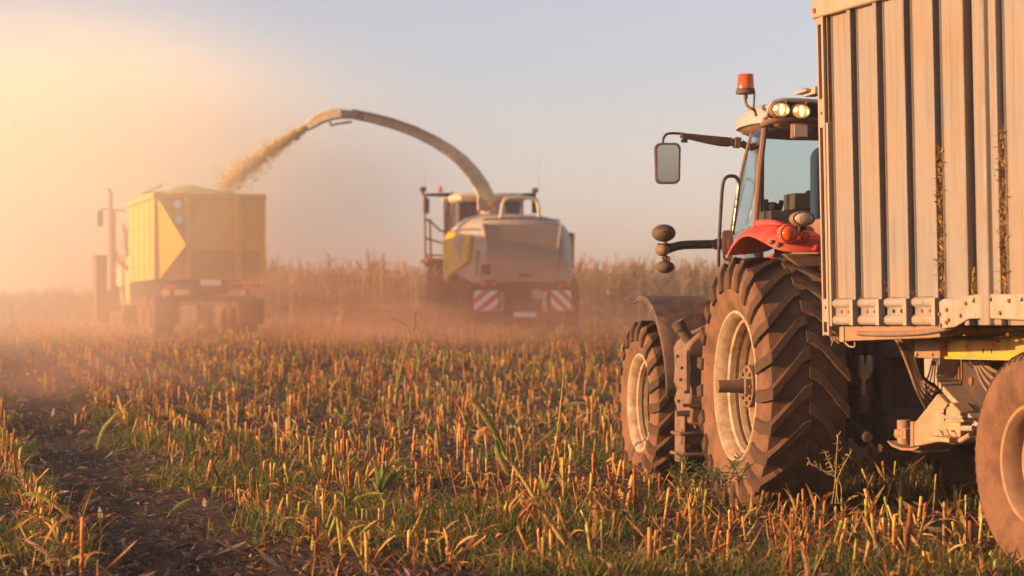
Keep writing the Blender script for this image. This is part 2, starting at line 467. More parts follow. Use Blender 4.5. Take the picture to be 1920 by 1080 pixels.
def stalks(base, H, r, lean, laz, col, topcol, sides=6, cut=.6):
    n = len(base); t = np.array([-.06, .30, .315, .34, .355, .7, 1.0]); k = len(t)
    rad = np.array([1.15, 1.0, 1.16, 1.16, 1.0, .94, .9])
    d = np.stack([np.cos(laz) * np.sin(lean), np.sin(laz) * np.sin(lean), np.cos(lean)], -1)
    ctr = base[:, None] + d[:, None] * (H[:, None] * t[None])[..., None]
    an = np.linspace(0, 2 * np.pi, sides, endpoint=False)
    ring = np.stack([np.cos(an), np.sin(an), np.zeros(sides)], -1)
    v = ctr[:, :, None] + ring[None, None] * (r[:, None] * rad[None])[:, :, None, None]
    ca = rng.uniform(0, 6.28, n)
    v[:, -1, :, 2] += np.cos(an[None] - ca[:, None]) * r[:, None] * cut * rng.uniform(.3, 2.2, n)[:, None]
    b = (np.arange(n) * k * sides)[:, None, None] + (np.arange(k - 1) * sides)[None, :, None] + np.arange(sides)[None, None]
    bn = (np.arange(n) * k * sides)[:, None, None] + (np.arange(k - 1) * sides)[None, :, None] + ((np.arange(sides) + 1) % sides)[None, None]
    qd = np.stack([b, bn, bn + sides, b + sides], -1).reshape(-1, 4)
    e = (np.arange(n) * k * sides + (k - 1) * sides)[:, None]
    caps = np.concatenate([e + np.array([[0, 1, 2, 3]]), e + np.array([[0, 3, 4, 5]])], 0)
    f = np.array([0, .3, .31, .33, .34, .7, 1.0])
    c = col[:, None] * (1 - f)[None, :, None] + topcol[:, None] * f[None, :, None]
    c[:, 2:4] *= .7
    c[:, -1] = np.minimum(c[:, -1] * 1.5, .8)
    return v.reshape(-1, 3), np.concatenate([qd, caps]), np.repeat(c, sides, 1).reshape(-1, 3)

def join(parts):
    V, Q, C = [], [], []; o = 0
    for v, q_, c in parts:
        V.append(v); Q.append(q_ + o); C.append(c); o += len(v)
    return np.concatenate(V), np.concatenate(Q), np.concatenate(C)

def pick(n, pal, w=None, jit=.25):
    pal = np.asarray(pal, float); i = rng.choice(len(pal), n, p=w)
    return pal[i] * (1 + rng.uniform(-jit, jit, (n, 1))) * (1 + rng.uniform(-.08, .08, (n, 3)))

def scatter(n, y0, y1, near=1.0, margin=.6):
    """points of the field, denser near by"""
    y = y0 + (y1 - y0) * rng.random(n) ** near
    x = (rng.random(n) * 2 - 1) * (.2182 * y + margin)
    return x, y

def srow(x, y): return .97 * x + .242 * y
def rut(x, y): return np.abs(srow(x, y) - 1.60 - .08 * np.sin(y * .8)) < np.where(y < 30, .52, .36) + .10 * np.sin(3.1 * y) * np.sin(1.7 * y + 1)
TRAC = (3.03, 19.05)
def under_wheels(x, y):
    return (np.abs(x - 2.0) < .40) & (np.abs(y - 19.1) < .5) | (np.abs(x - 1.38) < .35) & (np.abs(y - 22.0) < .4) | (np.abs(x - 3.35) < .25) & (np.abs(y - 13.75) < .45)

DRY = [(.44, .18, .045), (.52, .25, .07), (.34, .12, .03), (.50, .30, .09), (.24, .08, .024)]
FRESH = [(.32, .28, .045), (.21, .22, .04), (.40, .30, .06), (.34, .24, .05)]
GREEN = [(.06, .09, .018), (.09, .125, .025), (.13, .145, .03), (.045, .075, .024), (.17, .14, .03)]
LITTER = [(.22, .13, .075), (.17, .08, .04), (.09, .04, .022), (.07, .034, .022), (.12, .065, .04), (.40, .31, .23), (.06, .032, .022)]

# stubble rows follow the driving direction, 0.72 m apart
def stubble_points():
    P = []
    for r_ in range(-30, 60):
        s0 = r_ * .55 + .25
        t = np.arange(8, 84, .135)
        t = t + rng.normal(0, .05, len(t))
        s = s0 + rng.normal(0, .055, len(t))
        x = .97 * s - .242 * t; y = .242 * s + .97 * t
        k = (y > 13.0) & (y < 68) & (np.abs(x) < .2182 * y + .8) & ~rut(x, y) & ~under_wheels(x, y)
        k &= rng.random(len(t)) < .62 + .42 * np.sin(.9 * x + 1.3 * y) * np.sin(.7 * y - .4 * x) + .25 * np.sin(2.9 * x + 3.7 * y)
        P.append(np.stack([x[k], y[k]], -1))
    P = np.concatenate(P)
    return P[np.argsort(P[:, 1])]
SP = stubble_points()
ns = len(SP)
base = np.concatenate([SP, gz(SP[:, 0], SP[:, 1])[:, None]], 1)
H = np.clip(rng.normal(.19, .08, ns), .05, .42)
RAD = np.clip(rng.normal(.0115, .003, ns), .006, .019)
LEAN = np.abs(rng.normal(0, .16, ns)) + (rng.random(ns) < .18) * rng.uniform(.2, .8, ns)
LAZ = rng.uniform(0, 6.28, ns)
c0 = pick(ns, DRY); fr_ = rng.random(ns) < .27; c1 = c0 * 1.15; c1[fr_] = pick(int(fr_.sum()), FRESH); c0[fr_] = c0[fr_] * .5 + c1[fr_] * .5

def sheaths(base, H, n_per=1.2, K=4):
    """dry leaf sheaths hanging off the cut stalks"""
    n = len(base); k = rng.random(n) < .6
    b = np.repeat(base[k], 2, 0); h = np.repeat(H[k], 2)
    b[:, 2] += h * rng.uniform(.1, .75, len(h))
    m = len(b)
    return blades(b, rng.uniform(0, 6.28, m), rng.uniform(.10, .30, m), rng.uniform(.010, .028, m), rng.uniform(.1, .7, m), rng.uniform(.4, 2.4, m), K, pick(m, DRY + LITTER[:2]), pick(m, DRY), rng.uniform(-1.2, 1.2, m))

NEAR = 300
def stub_one(i):
    z = np.zeros((1, 3))
    P = [stalks(z, H[i:i + 1], RAD[i:i + 1], LEAN[i:i + 1], LAZ[i:i + 1], c0[i:i + 1], c1[i:i + 1])]
    m = int(rng.integers(0, 4))
    if m:
        b = np.zeros((m, 3)); b[:, 2] = H[i] * rng.uniform(.05, .7, m)
        P.append(blades(b, rng.uniform(0, 6.28, m), rng.uniform(.10, .28, m), rng.uniform(.012, .03, m), rng.uniform(.1, .6, m), rng.uniform(.4, 2.2, m), 5, pick(m, DRY), pick(m, DRY), rng.uniform(-1.2, 1.2, m)))
    return join(P)
inview = np.abs(SP[:, 0]) < .2182 * SP[:, 1] + .05
near_i = [i for i in range(ns) if inview[i] and SP[i, 1] > 14.0][:NEAR]
for i in near_i:
    v, q_, c = stub_one(i)
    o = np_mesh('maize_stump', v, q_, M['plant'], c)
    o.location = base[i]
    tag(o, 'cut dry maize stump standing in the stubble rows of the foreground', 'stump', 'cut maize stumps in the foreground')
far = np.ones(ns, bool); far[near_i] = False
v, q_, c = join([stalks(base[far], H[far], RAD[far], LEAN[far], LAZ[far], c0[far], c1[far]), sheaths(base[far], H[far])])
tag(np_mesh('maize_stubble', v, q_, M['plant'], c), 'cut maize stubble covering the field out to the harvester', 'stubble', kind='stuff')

# litter of dry leaves and chips
def litter(n, y0, y1, near, smin, smax, keep=1.0):
    x, y = scatter(n, y0, y1, near)
    b = np.stack([x, y, gz(x, y) + rng.uniform(.004, .035, n)], -1)
    L = rng.uniform(smin, smax, n) * rng.uniform(.4, 1, n)
    return blades(b, rng.uniform(0, 6.28, n), L, np.clip(L * rng.uniform(.06, .3, n), .006, .045), rng.uniform(1.1, 1.62, n), rng.uniform(-.5, .8, n), 4, pick(n, LITTER, jit=.35), pick(n, LITTER, jit=.35), rng.uniform(-1.5, 1.5, n))
def tangle(n, y0, y1, near):
    """torn leaves and husks lying over and leaning on the stubble"""
    x, y = scatter(n, y0, y1, near)
    k = ~rut(x, y) & ~under_wheels(x, y) & (rng.random(n) < .55 + .4 * np.sin(1.9 * x + .6 * y) * np.sin(1.3 * y - .5 * x))
    x, y = x[k], y[k]; n = len(x)
    b = np.stack([x, y, gz(x, y) + rng.uniform(0, .09, n)], -1)
    return blades(b, rng.uniform(0, 6.28, n), rng.uniform(.08, .34, n), rng.uniform(.006, .022, n), rng.uniform(.2, 1.3, n), rng.uniform(-.3, 2.2, n), 5, pick(n, DRY + LITTER[:3] + FRESH[:2], jit=.35), pick(n, DRY + LITTER[:3], jit=.35), rng.uniform(-2.5, 2.5, n))
v, q_, c = join([litter(26000, 13, 30, 1.5, .03, .16), litter(5000, 13, 30, 1.5, .1, .30), litter(14000, 28, 66, 1.3, .08, .32), litter(22000, 13, 26, 1.3, .015, .06), tangle(6500, 13, 32, 1.4), tangle(5000, 30, 66, 1.2)])
tag(np_mesh('leaf_litter', v, q_, M['plant'], c), 'dry maize leaf and chip litter strewn over the soil', 'litter', kind='stuff')

# grass and weeds
def grass(n, y0, y1, near, Lm):
    x, y = scatter(n, y0, y1, near)
    d = np.sin(1.3 * x + .5 * y) + np.sin(.8 * x - 1.1 * y + 2) + .8 * np.sin(2.7 * x + 1.9 * y)
    s = srow(x, y)
    edge = np.exp(-((s - .7) / .45) ** 2) * 2.2 + np.exp(-((s - 2.75) / .4) ** 2) * 1.2
    k = (rng.random(n) < .12 + .30 * (d + .3 * edge)) & ~(rut(x, y) & (rng.random(n) < .86)) & ~under_wheels(x, y)
    x, y = x[k], y[k]; n = len(x)
    # tufts: pull each blade towards a tuft centre
    b = np.stack([x, y, gz(x, y)], -1)
    L = Lm * rng.uniform(.35, 1.2, n)
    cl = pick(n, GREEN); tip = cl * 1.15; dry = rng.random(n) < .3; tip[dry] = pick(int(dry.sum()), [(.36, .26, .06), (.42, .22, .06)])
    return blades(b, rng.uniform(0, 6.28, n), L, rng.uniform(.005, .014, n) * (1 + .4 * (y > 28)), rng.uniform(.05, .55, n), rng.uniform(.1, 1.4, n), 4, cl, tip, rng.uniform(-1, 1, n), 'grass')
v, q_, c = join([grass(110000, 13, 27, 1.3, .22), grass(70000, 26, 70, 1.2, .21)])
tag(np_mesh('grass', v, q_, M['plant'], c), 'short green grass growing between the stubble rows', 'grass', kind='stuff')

# ------------------------------------------------------------------ standing maize behind the harvester and far off on the left
def maize(x, y, hmul=1.0):
    n = len(x); b = np.stack([x, y, gz(x, y) - .02], -1)
    Hh = np.clip(rng.normal(1.72, .2, n) + .16 * np.sin(1.1 * x) * np.sin(2.7 * x + 1) + .35 * (rng.random(n) < .05), 1.0, 2.4) * hmul
    P = [blades(b, rng.uniform(0, 6.28, n), Hh, .028, rng.uniform(0, .05, n), rng.uniform(0, .12, n), 4, pick(n, [(.45, .28, .10), (.36, .26, .08)]), pick(n, [(.40, .25, .10)]), shape='x')]
    P.append(blades(b, rng.uniform(0, 6.28, n), Hh, .028, 0, 0, 2, pick(n, [(.30, .20, .07)]), shape='x'))
    pal = [(.32, .22, .06), (.38, .21, .07), (.26, .20, .05), (.44, .24, .09), (.30, .14, .05)]
    for j in range(8):
        bb = b.copy(); bb[:, 2] += Hh * (.12 + .10 * j + rng.uniform(-.04, .04, n)); m = n
        P.append(blades(bb, rng.uniform(0, 6.28, m), rng.uniform(.4, .85, m), rng.uniform(.04, .085, m), rng.uniform(.2, .7, m), rng.uniform(.8, 2.3, m), 5, pick(m, pal), pick(m, pal), rng.uniform(-1, 1, m)))
    for j in range(5):
        bb = b.copy(); bb[:, 2] += Hh * .97
        P.append(blades(bb, rng.uniform(0, 6.28, n), rng.uniform(.16, .34, n), .014, rng.uniform(0, .5, n), rng.uniform(0, .9, n), 3, (.36, .22, .09), (.42, .24, .10)))
    return join(P)
X_, Y_ = [], []
for r_ in range(14):
    s = np.arange(-9.5, 20, .19)
    X_.append(s + rng.normal(0, .05, len(s))); Y_.append(71 + r_ * .75 - s * .10 + rng.normal(0, .08, len(s)))
v, q_, c = maize(np.concatenate(X_), np.concatenate(Y_))
tag(np_mesh('standing_maize', v, q_, M['plant'], c), 'dry standing maize crop waiting behind the harvester', 'maize crop', kind='stuff')
X_, Y_ = [], []
for r_ in range(10):
    s = np.arange(-30, -9, .2)
    X_.append(s + rng.normal(0, .06, len(s))); Y_.append(79 + r_ * .9 - s * .22 + rng.normal(0, .1, len(s)))
v, q_, c = maize(np.concatenate(X_), np.concatenate(Y_), .62)
tag(np_mesh('distant_maize', v, q_, M['plant'], c), 'sunlit standing maize far off at the left end of the field', 'maize crop', kind='stuff')

# ------------------------------------------------------------------ red tractor in the foreground
TM = frame(3.03, 19.05, 0, 11)
trac = thing('tractor', 'red tractor with cream cab roof, orange beacon and muddy tyres, hitched to the slatted trailer', 'tractor', TM)
def tr(px, py, **k): return ray(TM, px, py, **k)

def wheel(name, parent, c, Rr, w, rb, nl, lh, hubr, stub, flip=False):
    hub = MB()
    HO = -.17 if stub else 0
    hub.lathe([(-.03, .0), (-.03, hubr), (.06, hubr), (.06, hubr * .82), (.12, hubr * .82), (.12, 0)], 28, axis='x')
    for k in range(8):
        a = 2 * math.pi * k / 8
        hub.tube([(-.05, hubr * .78 * math.cos(a), hubr * .78 * math.sin(a)), (.0, hubr * .78 * math.cos(a), hubr * .78 * math.sin(a))], hubr * .09, 6)
    if stub:
        hub.lathe([(-stub, 0), (-stub, .035), (-stub + .004, .05), (-.02, .056), (-.02, .08), (.0, .08)], 20, axis='x')
        hub.box((-.05, hubr * .55, 0), (.05, .05, .12)); hub.box((-.05, -hubr * .55, 0), (.05, .05, .12))
    hub.v = [(p[0] + HO, p[1], p[2]) for p in hub.v]
    o = obj(name, hub, M['iron'], parent)
    o.location = c
    if flip: o.rotation_euler = (0, 0, math.pi)
    obj('tyre', tyre(Rr, w, rb, nl, lh), M['rubber'], o, angle=28)
    h = w / 2; rm = MB()
    rm.lathe([(-h * .72, rb - .02), (-h * .90, rb + .018), (-h * .93, rb + .012), (-h * .93, rb - .004), (-h * .80, rb - .035), (-h * .62, rb - .042), (-h * .58, rb - .062), (-h * .44, rb - .066), (-h * .42, rb - .046), (-h * .36, rb - .046), (-h * .34, rb - .068), (-h * .22, rb - .072), (-h * .20, rb - .052), (-h * .14, rb - .052),
              (-h * .12, rb - .078), (h * .06, rb - .095), (h * .09, rb - .075), (h * .14, rb - .075), (h * .18, rb - .11), (h * .42, rb - .13), (h * .36, rb * .66), (HO + .10, rb * .40), (HO + .075, 0)], 64)
    obj('rim', rm, M['rim'], o)
    return o
RW = wheel('rear_wheel', trac, (-.965, 0, .99), 1.035, .66, .592, 23, .052, .17, .28)
wheel('rear_wheel', trac, (.965, 0, .99), 1.035, .66, .592, 23, .052, .17, .28, True)
FY = 3.02
wheel('front_wheel', trac, (-1.07, FY, .755), .765, .50, .445, 21, .046, .14, .0)
wheel('front_wheel', trac, (1.07, FY, .755), .765, .50, .445, 21, .046, .14, .0, True)

# chassis and transmission
b = MB()
b.box((0, .9, .95), (.75, 2.2, .75)); b.box((0, 2.7, .95), (.5, 1.9, .6)); b.box((0, 0, .99), (1.25, .34, .36))
b.lathe([(-.75, .16), (-.5, .24), (.5, .24), (.75, .16)], 20, (0, 0, .99), cap=True)
b.box((0, FY, .72), (1.7, .22, .2)); b.box((0, -.35, 1.0), (.7, .5, .7)); b.box((0, .55, 1.55), (1.25, 1.6, .5))
b.box((-.45, -.2, 1.55), (.12, .5, .5)); b.box((.45, -.2, 1.55), (.12, .5, .5))
obj('chassis', b, M['dark'], trac, bevel=.02)

# tank with steps between the wheels
b = MB()
def tz(px, py, y=1.95): return tr(px, py, y=y)
poly = [tz(1262, 652), tz(1268, 640), tz(1284, 625), tz(1330, 606), tz(1345, 606), tz(1345, 800), tz(1300, 806), tz(1300, 796), tz(1266, 790), tz(1268, 765), tz(1263, 750), tz(1268, 730), tz(1262, 715), tz(1264, 690)]
b.prism(poly, (0, -.5, 0))
tank = obj('side_tank', b, M['iron'], trac, bevel=.02)
b = MB()
for px, py in ((1270, 668), (1278, 690), (1276, 712), (1285, 735), (1290, 660), (1272, 752)):
    p = tz(px, py, 1.44); b.tube([p + Vector((0, -.012, 0)), p], .016, 8)
b.box(tz(1290, 700, 1.44), (.03, .02, .35)); b.box(tz(1296, 760, 1.44), (.16, .05, .03))
obj('tank_fittings', b, M['trim'], tank)
b = MB(); p = tz(1294, 640, 1.6); b.tube([p, tz(1273, 610, 1.6)], .05, 14); b.tube([tz(1277, 616, 1.6), tz(1270, 603, 1.6)], .062, 14)
obj('filler_neck', b, M['black'], tank)
b = MB(); b.box(tz(1295, 850, 1.7), (.28, .4, .03)); b.box(tz(1276, 822, 1.7), (.03, .3, .42)); b.box(tz(1286, 812, 1.66), (.2, .3, .03)); b.box(tz(1283, 775, 1.5), (.16, .05, .05)); b.box(tz(1300, 818, 1.62), (.25, .1, .14)); b.ball(tz(1288, 836, 1.6), (.05, .05, .05))
obj('step', b, M['iron'], tank, bevel=.012)

# front mudguard
rows = []
for i in range(15):
    a = R(5 + 97 * i / 14)
    r_ = .99 + .015 * math.sin(a * 2)
    rows.append([(x, FY - r_ * math.cos(a) + (.03 if abs(x + 1.06) > .26 else 0) * math.cos(a), .755 + (r_ - (.045 if e else 0)) * math.sin(a)) for x, e in ((-1.30, 1), (-1.285, 0), (-1.18, 0), (-1.04, 0), (-.90, 0), (-.74, 0), (-.725, 1))])
b = MB(); b.grid(rows)
obj('front_mudguard', b, M['black'], trac, solid=.014, angle=60)
b = MB(); b.grid([[(-p[0], p[1], p[2]) for p in r_] for r_ in rows]); obj('front_mudguard', b, M['black'], trac, solid=.014, angle=60)

# bonnet
rows = []
for y, w, zt, zb in ((1.9, .43, 2.15, 1.25), (2.6, .42, 2.08, 1.2), (3.2, .40, 1.98, 1.15), (3.45, .34, 1.88, 1.2)):
    rows.append([(-w, y, zb), (-w, y, zt - .16), (-w * .82, y, zt - .03), (-w * .4, y, zt), (w * .4, y, zt), (w * .82, y, zt - .03), (w, y, zt - .16), (w, y, zb)])
b = MB(); b.loft(rows); obj('bonnet', b, M['red'], trac, bevel=.01)

# rear mudguard, left: lofted shell from the lip over the tyre to the cab
lip = [tr(1362, 488, x=-1.14), tr(1369, 470, x=-1.145), tr(1381, 453, x=-1.15), tr(1392, 445, x=-1.15), tr(1402, 442, x=-1.15), tr(1417, 447, x=-1.12), tr(1438, 460, y=-.34), tr(1455, 469, y=-.43), tr(1473, 473.5, y=-.47), tr(1505, 474.5, y=-.50), tr(1560, 474.5, y=-.50)]
mid = [tr(1363, 482, x=-1.12), tr(1371, 463, x=-1.12), tr(1384, 445, x=-1.12), tr(1396, 435, x=-1.11), tr(1408, 430, x=-1.08), tr(1424, 430, x=-1.04), tr(1444, 436, y=-.30), tr(1460, 443, y=-.40), tr(1478, 448, y=-.44), tr(1508, 450, y=-.47), tr(1560, 454, y=-.47)]
top = [tr(1364, 480, x=-1.02), tr(1373, 460, x=-1.0), tr(1386, 441, x=-.98), tr(1399, 430, x=-.97), tr(1412, 424, x=-.95), tr(1430, 422, x=-.90), tr(1450, 423, y=-.12), tr(1468, 426, y=-.2), tr(1488, 429, y=-.24), tr(1512, 433, y=-.25), tr(1560, 440, y=-.25)]
inn = [p + Vector((.42, .0, .03)) for p in top[:6]] + [p + Vector((.06, .45, .05)) for p in top[6:]]
b = MB(); b.grid([lip, mid, top, inn])
gl = obj('rear_mudguard', b, M['red'], trac, solid=.018, angle=70, subsurf=2)
b = MB(); b.grid([[(-p[0], p[1], p[2]) for p in r_] for r_ in (lip[:8], mid[:8], top[:8], inn[:8])])
obj('rear_mudguard', b, M['red'], trac, solid=.018, angle=70, subsurf=2)
b = MB(); b.box((-.64, .15, 1.75), (.04, 1.5, 1.15)); b.box((.64, .15, 1.75), (.04, 1.5, 1.15)); b.box((0, -.33, 1.9), (1.3, .06, .75)); b.prism([tr(1468, 476, y=-.40), tr(1560, 476, y=-.40), tr(1560, 500, y=-.40), tr(1500, 500, y=-.40)], (0, .06, 0))
obj('inner_panel', b, M['trim'], trac, bevel=.01)
b = MB(); p0, p1, p2, p3 = tr(1412, 424, x=-.93), tr(1482, 424, y=-.2), tr(1470, 417, y=-.1), tr(1416, 413, x=-.9)
b.grid([[p0, tr(1446, 421, y=-.1), p1], [p3, tr(1444, 412.5, y=.05), p2]])
obj('mudguard_ridge', b, M['red'], gl, solid=.02)

def round_lamp(name, px, py, y, r, m, parent, depth=.05, ring=M['black'], ry=None):
    c = tr(px, py, y=y); ry = ry or r
    b = MB(); rows = []
    for k, (d, s) in enumerate(((0.02, 1.16), (-depth * .7, 1.16), (-depth, 1.10), (-depth, .98), (-depth * .5, .95))):
        rows.append([c + Vector((r * s * math.cos(2 * math.pi * j / 28), d, ry * s * math.sin(2 * math.pi * j / 28))) for j in range(28)])
    b.loft(rows)
    o = obj(name, b, ring, parent)
    b = MB(); rows = []
    for d, s in ((-depth * .5, .97), (-depth * .9, .96), (-depth * 1.15, .8), (-depth * 1.3, .5), (-depth * 1.35, .05)):
        rows.append([c + Vector((r * s * math.cos(2 * math.pi * j / 28), d, ry * s * math.sin(2 * math.pi * j / 28))) for j in range(28)])
    b.loft(rows)
    obj('lens', b, m, o, angle=60)
    return o, c
round_lamp('indicator_lamp', 1475, 438.5, -.47, .066, M['orange'], trac, .07, M['red'])
round_lamp('reflector', 1509, 443, -.47, .031, M['red'], gl, .03, M['red'])
round_lamp('reflector', 1445, 454, -.36, .017, M['trim'], gl, .03, M['trim']); round_lamp('reflector', 1458, 459.5, -.41, .019, M['trim'], gl, .03, M['trim']); round_lamp('reflector', 1529, 463, -.49, .026, M['red'], gl, .03, M['red'])
o, c = round_lamp('work_lamp', 1502.5, 410.5, -.42, .083, M['lens'], trac, .07, M['trim'], .052)
b = MB(); b.tube([c + Vector((0, .02, -.04)), c + Vector((-.02, .03, -.13))], .018, 8); b.tube([c + Vector((.03, .02, -.05)), c + Vector((.01, .05, -.14))], .008, 6); b.box(c + Vector((-.0, .03, -.07)), (.09, .03, .04))
obj('bracket', b, M['black'], o)

# cab: pillars, glass, header
def mir(p): return Vector((-p[0], p[1], p[2]))
rpT, rpB = tr(1436, 232, x=-.75), tr(1417, 414, x=-.87)
rpT.y = rpB.y = (rpT.y + rpB.y) / 2
rpT, rpB = tr(1436, 232, y=rpT.y), tr(1417, 416, y=rpB.y)
fpT, fpB = tr(1409, 243, x=-.80), tr(1367, 450, x=-.90)
fmT = tr(1391, 320, x=-.88)
ym = (fpT.y + fpB.y + fmT.y) / 3
fpT, fmT, fpB = tr(1409, 243, y=ym), tr(1390, 325, y=ym), tr(1370, 440, y=ym)
b = MB(); b.tube([rpT + Vector((0, 0, .05)), (rpT + rpB) / 2 + Vector((-.012, 0, 0)), rpB], .026, 8); b.tube([mir(rpT), mir(rpB)], .03, 8)
b.tube([rpT, mir(rpT)], .03, 8)
obj('rear_pillar', b, M['trim'], trac)
b = MB(); b.tube(bez([fpT + Vector((.02, 0, .05)), fmT, fpB, fpB + Vector((-.02, 0, -.35))]), .014, 8); obj('door_pillar', b, M['trim'], trac)
b = MB(); b.tube(bez([mir(fpT), mir(fmT), mir(fpB)]), .014, 8); obj('door_pillar', b, M['trim'], trac)
yr = rpT.y
b = MB()
for s in (1, -1):
    b.tube([(s * -.60, ym + .30, 3.15), (s * -.55, ym + .50, 1.9)], .045, 8)
b.box((0, ym + .25, 1.75), (1.5, .9, .2))
obj('front_pillar', b, M['trim'], trac)
b = MB(); b.grid([[rpB, rpT], [(fpB + rpB) / 2 + Vector((-.04, 0, 0)), (fpT + rpT) / 2 + Vector((-.02, 0, 0))], [fpB, fpT]]); b.grid([[fpB, rpB], [fpB + Vector((0, 0, -.4)), rpB + Vector((0, 0, -.4))]])
obj('side_window', b, M['glass'], trac, angle=80)
b = MB(); b.grid([[mir(rpB), mir(rpT)], [mir(fpB), mir(fpT)]]); obj('side_window', b, M['glass'], trac)
b = MB()
rows = []
for i in range(7):
    x = rpB.x + (-2 * rpB.x) * i / 6; xt = rpT.x + (-2 * rpT.x) * i / 6; dy = -.10 * (1 - ((i - 3) / 3) ** 2)
    rows.append([(x, yr + dy, rpB.z - .10 - .10 * (1 - ((i - 3) / 3) ** 2)), (xt, yr + dy, rpT.z)])
b.grid(rows); obj('rear_window', b, M['glass'], trac, angle=80)
rws = rows
b = MB(); b.tube([rws[i][0] for i in range(7)], .022, 8); obj('window_sill', b, M['trim'], trac)
b = MB(); b.grid([[(-.56, ym + .50, 1.9), (-.6, ym + .30, 3.12)], [(.56, ym + .50, 1.9), (.6, ym + .30, 3.12)]]); obj('windscreen', b, M['glass'], trac)
for s in (1, -1):
    pass
b = MB(); b.grid([[fpB, fpT], [(-.55, ym + .50, 1.9), (-.60, ym + .30, 3.12)]]); b.grid([[mir(fpB), mir(fpT)], [(.55, ym + .50, 1.9), (.60, ym + .30, 3.12)]]); obj('quarter_window', b, M['glass'], trac)

# roof
yb = yr - .12
zb0 = tr(1376, 243, y=1.2).z; zt0 = tr(1440, 183, y=yb).z
out = []
for x, y in ((-.72, yb), (-.85, yb + .28), (-.88, yb + .5), (-.85, yb + .74), (-.70, yb + .98), (-.35, yb + 1.12), (.35, yb + 1.12), (.70, yb + .98), (.85, yb + .74), (.88, yb + .5), (.85, yb + .28), (.72, yb), (.3, yb - .05), (-.3, yb - .05)):
    out.append((x, y))
cx, cyy = 0, yb + .5
rows = []
zfr = [tr(1376, 240, y=1.2).z]
def roof_z(y, f):   # the roof drops a little towards the front
    d = (y - yb) / 1.15
    return zb0 + .035 * (1 - d) + f * (zt0 - zb0 - .03 - .05 * d)
for s, f in ((.90, -.10), (1.0, .0), (1.0, .12), (.985, .55), (.93, .85), (.80, .97), (.45, 1.02), (.02, 1.03)):
    rows.append([(cx + (x - cx) * s, cyy + (y - cyy) * s, roof_z(y, f)) for x, y in out])
b = MB(); b.loft(rows)
roof = obj('roof', b, M['roof'], trac, angle=50)
b = MB(); rows = []
for s, f in ((.80, -.32), (.93, -.22), (.96, -.02), (.6, .0)):
    rows.append([(cx + (x - cx) * s, cyy + (y - cyy) * s, roof_z(y, f)) for x, y in out])
b.loft(rows); obj('roof_lining', b, M['trim'], roof, angle=50)
# dark lamp recess in the back of the roof
rc = [tr(1443, 219, y=yb - .075), tr(1446, 203, y=yb - .075), tr(1451, 194, y=yb - .075), tr(1470, 190.5, y=yb - .085), tr(1500, 192, y=yb - .085), tr(1560, 196, y=yb - .085), tr(1560, 225, y=yb - .085), tr(1530, 222, y=yb - .085), tr(1490, 224, y=yb - .085), tr(1462, 219, y=yb - .08)]
b = MB(); b.prism(rc, (0, .12, 0)); obj('lamp_recess', b, M['hole'], roof)
b = MB(); b.tube(bez([tr(1437, 219, y=yb - .02), tr(1444, 199, y=yb - .07), tr(1454, 190, y=yb - .08), tr(1480, 187, y=yb - .09), tr(1530, 190, y=yb - .09), tr(1560, 193, y=yb - .09)]), .018, 8)
obj('recess_rim', b, M['roof'], roof)
b = MB(); b.tube(bez([tr(1428, 235, y=yb + .02), tr(1444, 228, y=yb - .03), tr(1475, 223.5, y=yb - .06), tr(1560, 222, y=yb - .06)]), [.012] + [.028] * 36, 8) if False else b.tube(bez([tr(1428, 235, y=yb + .02), tr(1444, 228, y=yb - .03), tr(1475, 223.5, y=yb - .06), tr(1560, 222, y=yb - .06)]), .026, 8)
obj('rear_header', b, M['trim'], trac)
for px, py in ((1461.5, 206.5), (1499, 209.5)):
    o, c = round_lamp('roof_lamp', px, py, yb - .13, .078, M['reflector'], trac, .05, M['trim'], .057)
    b = MB(); b.ball(c + Vector((0, -.06, 0)), (.024, .02, .044)); b.ball(c + Vector((-.046, -.052, .008)), (.020, .014, .026)); b.ball(c + Vector((.046, -.052, -.008)), (.020, .014, .026)); obj('bulb', b, M['bulb'], o)
    b = MB()
    b.tube([c + Vector((.05, .02, .03)), c + Vector((.075, .03, .09))], .012, 6); obj('bracket', b, M['iron'], o)
# square work lamp hanging under the roof edge
c = tr(1501, 245.5, y=yb - .12)
b = MB(); b.box(c + Vector((0, .03, 0)), (.146, .06, .128)); b.box(c + Vector((.09, .06, .01)), (.06, .05, .05)); sl = obj('square_work_lamp', b, M['trim'], trac, bevel=.012)
b = MB(); b.box(c + Vector((0, -.004, .0)), (.118, .012, .10)); obj('lens', b, M['lens'], sl, bevel=.004)
b = MB(); b.box(tr(1513, 172, y=.6), (.12, .3, .025)); b.tube([tr(1502, 171, y=.6), tr(1507, 166, y=.6), tr(1516, 167, y=.6)], .008, 6); b.box(tr(1528, 172, y=.5), (.1, .3, .06)); obj('roof_hatch', b, M['roof'], trac, bevel=.008)

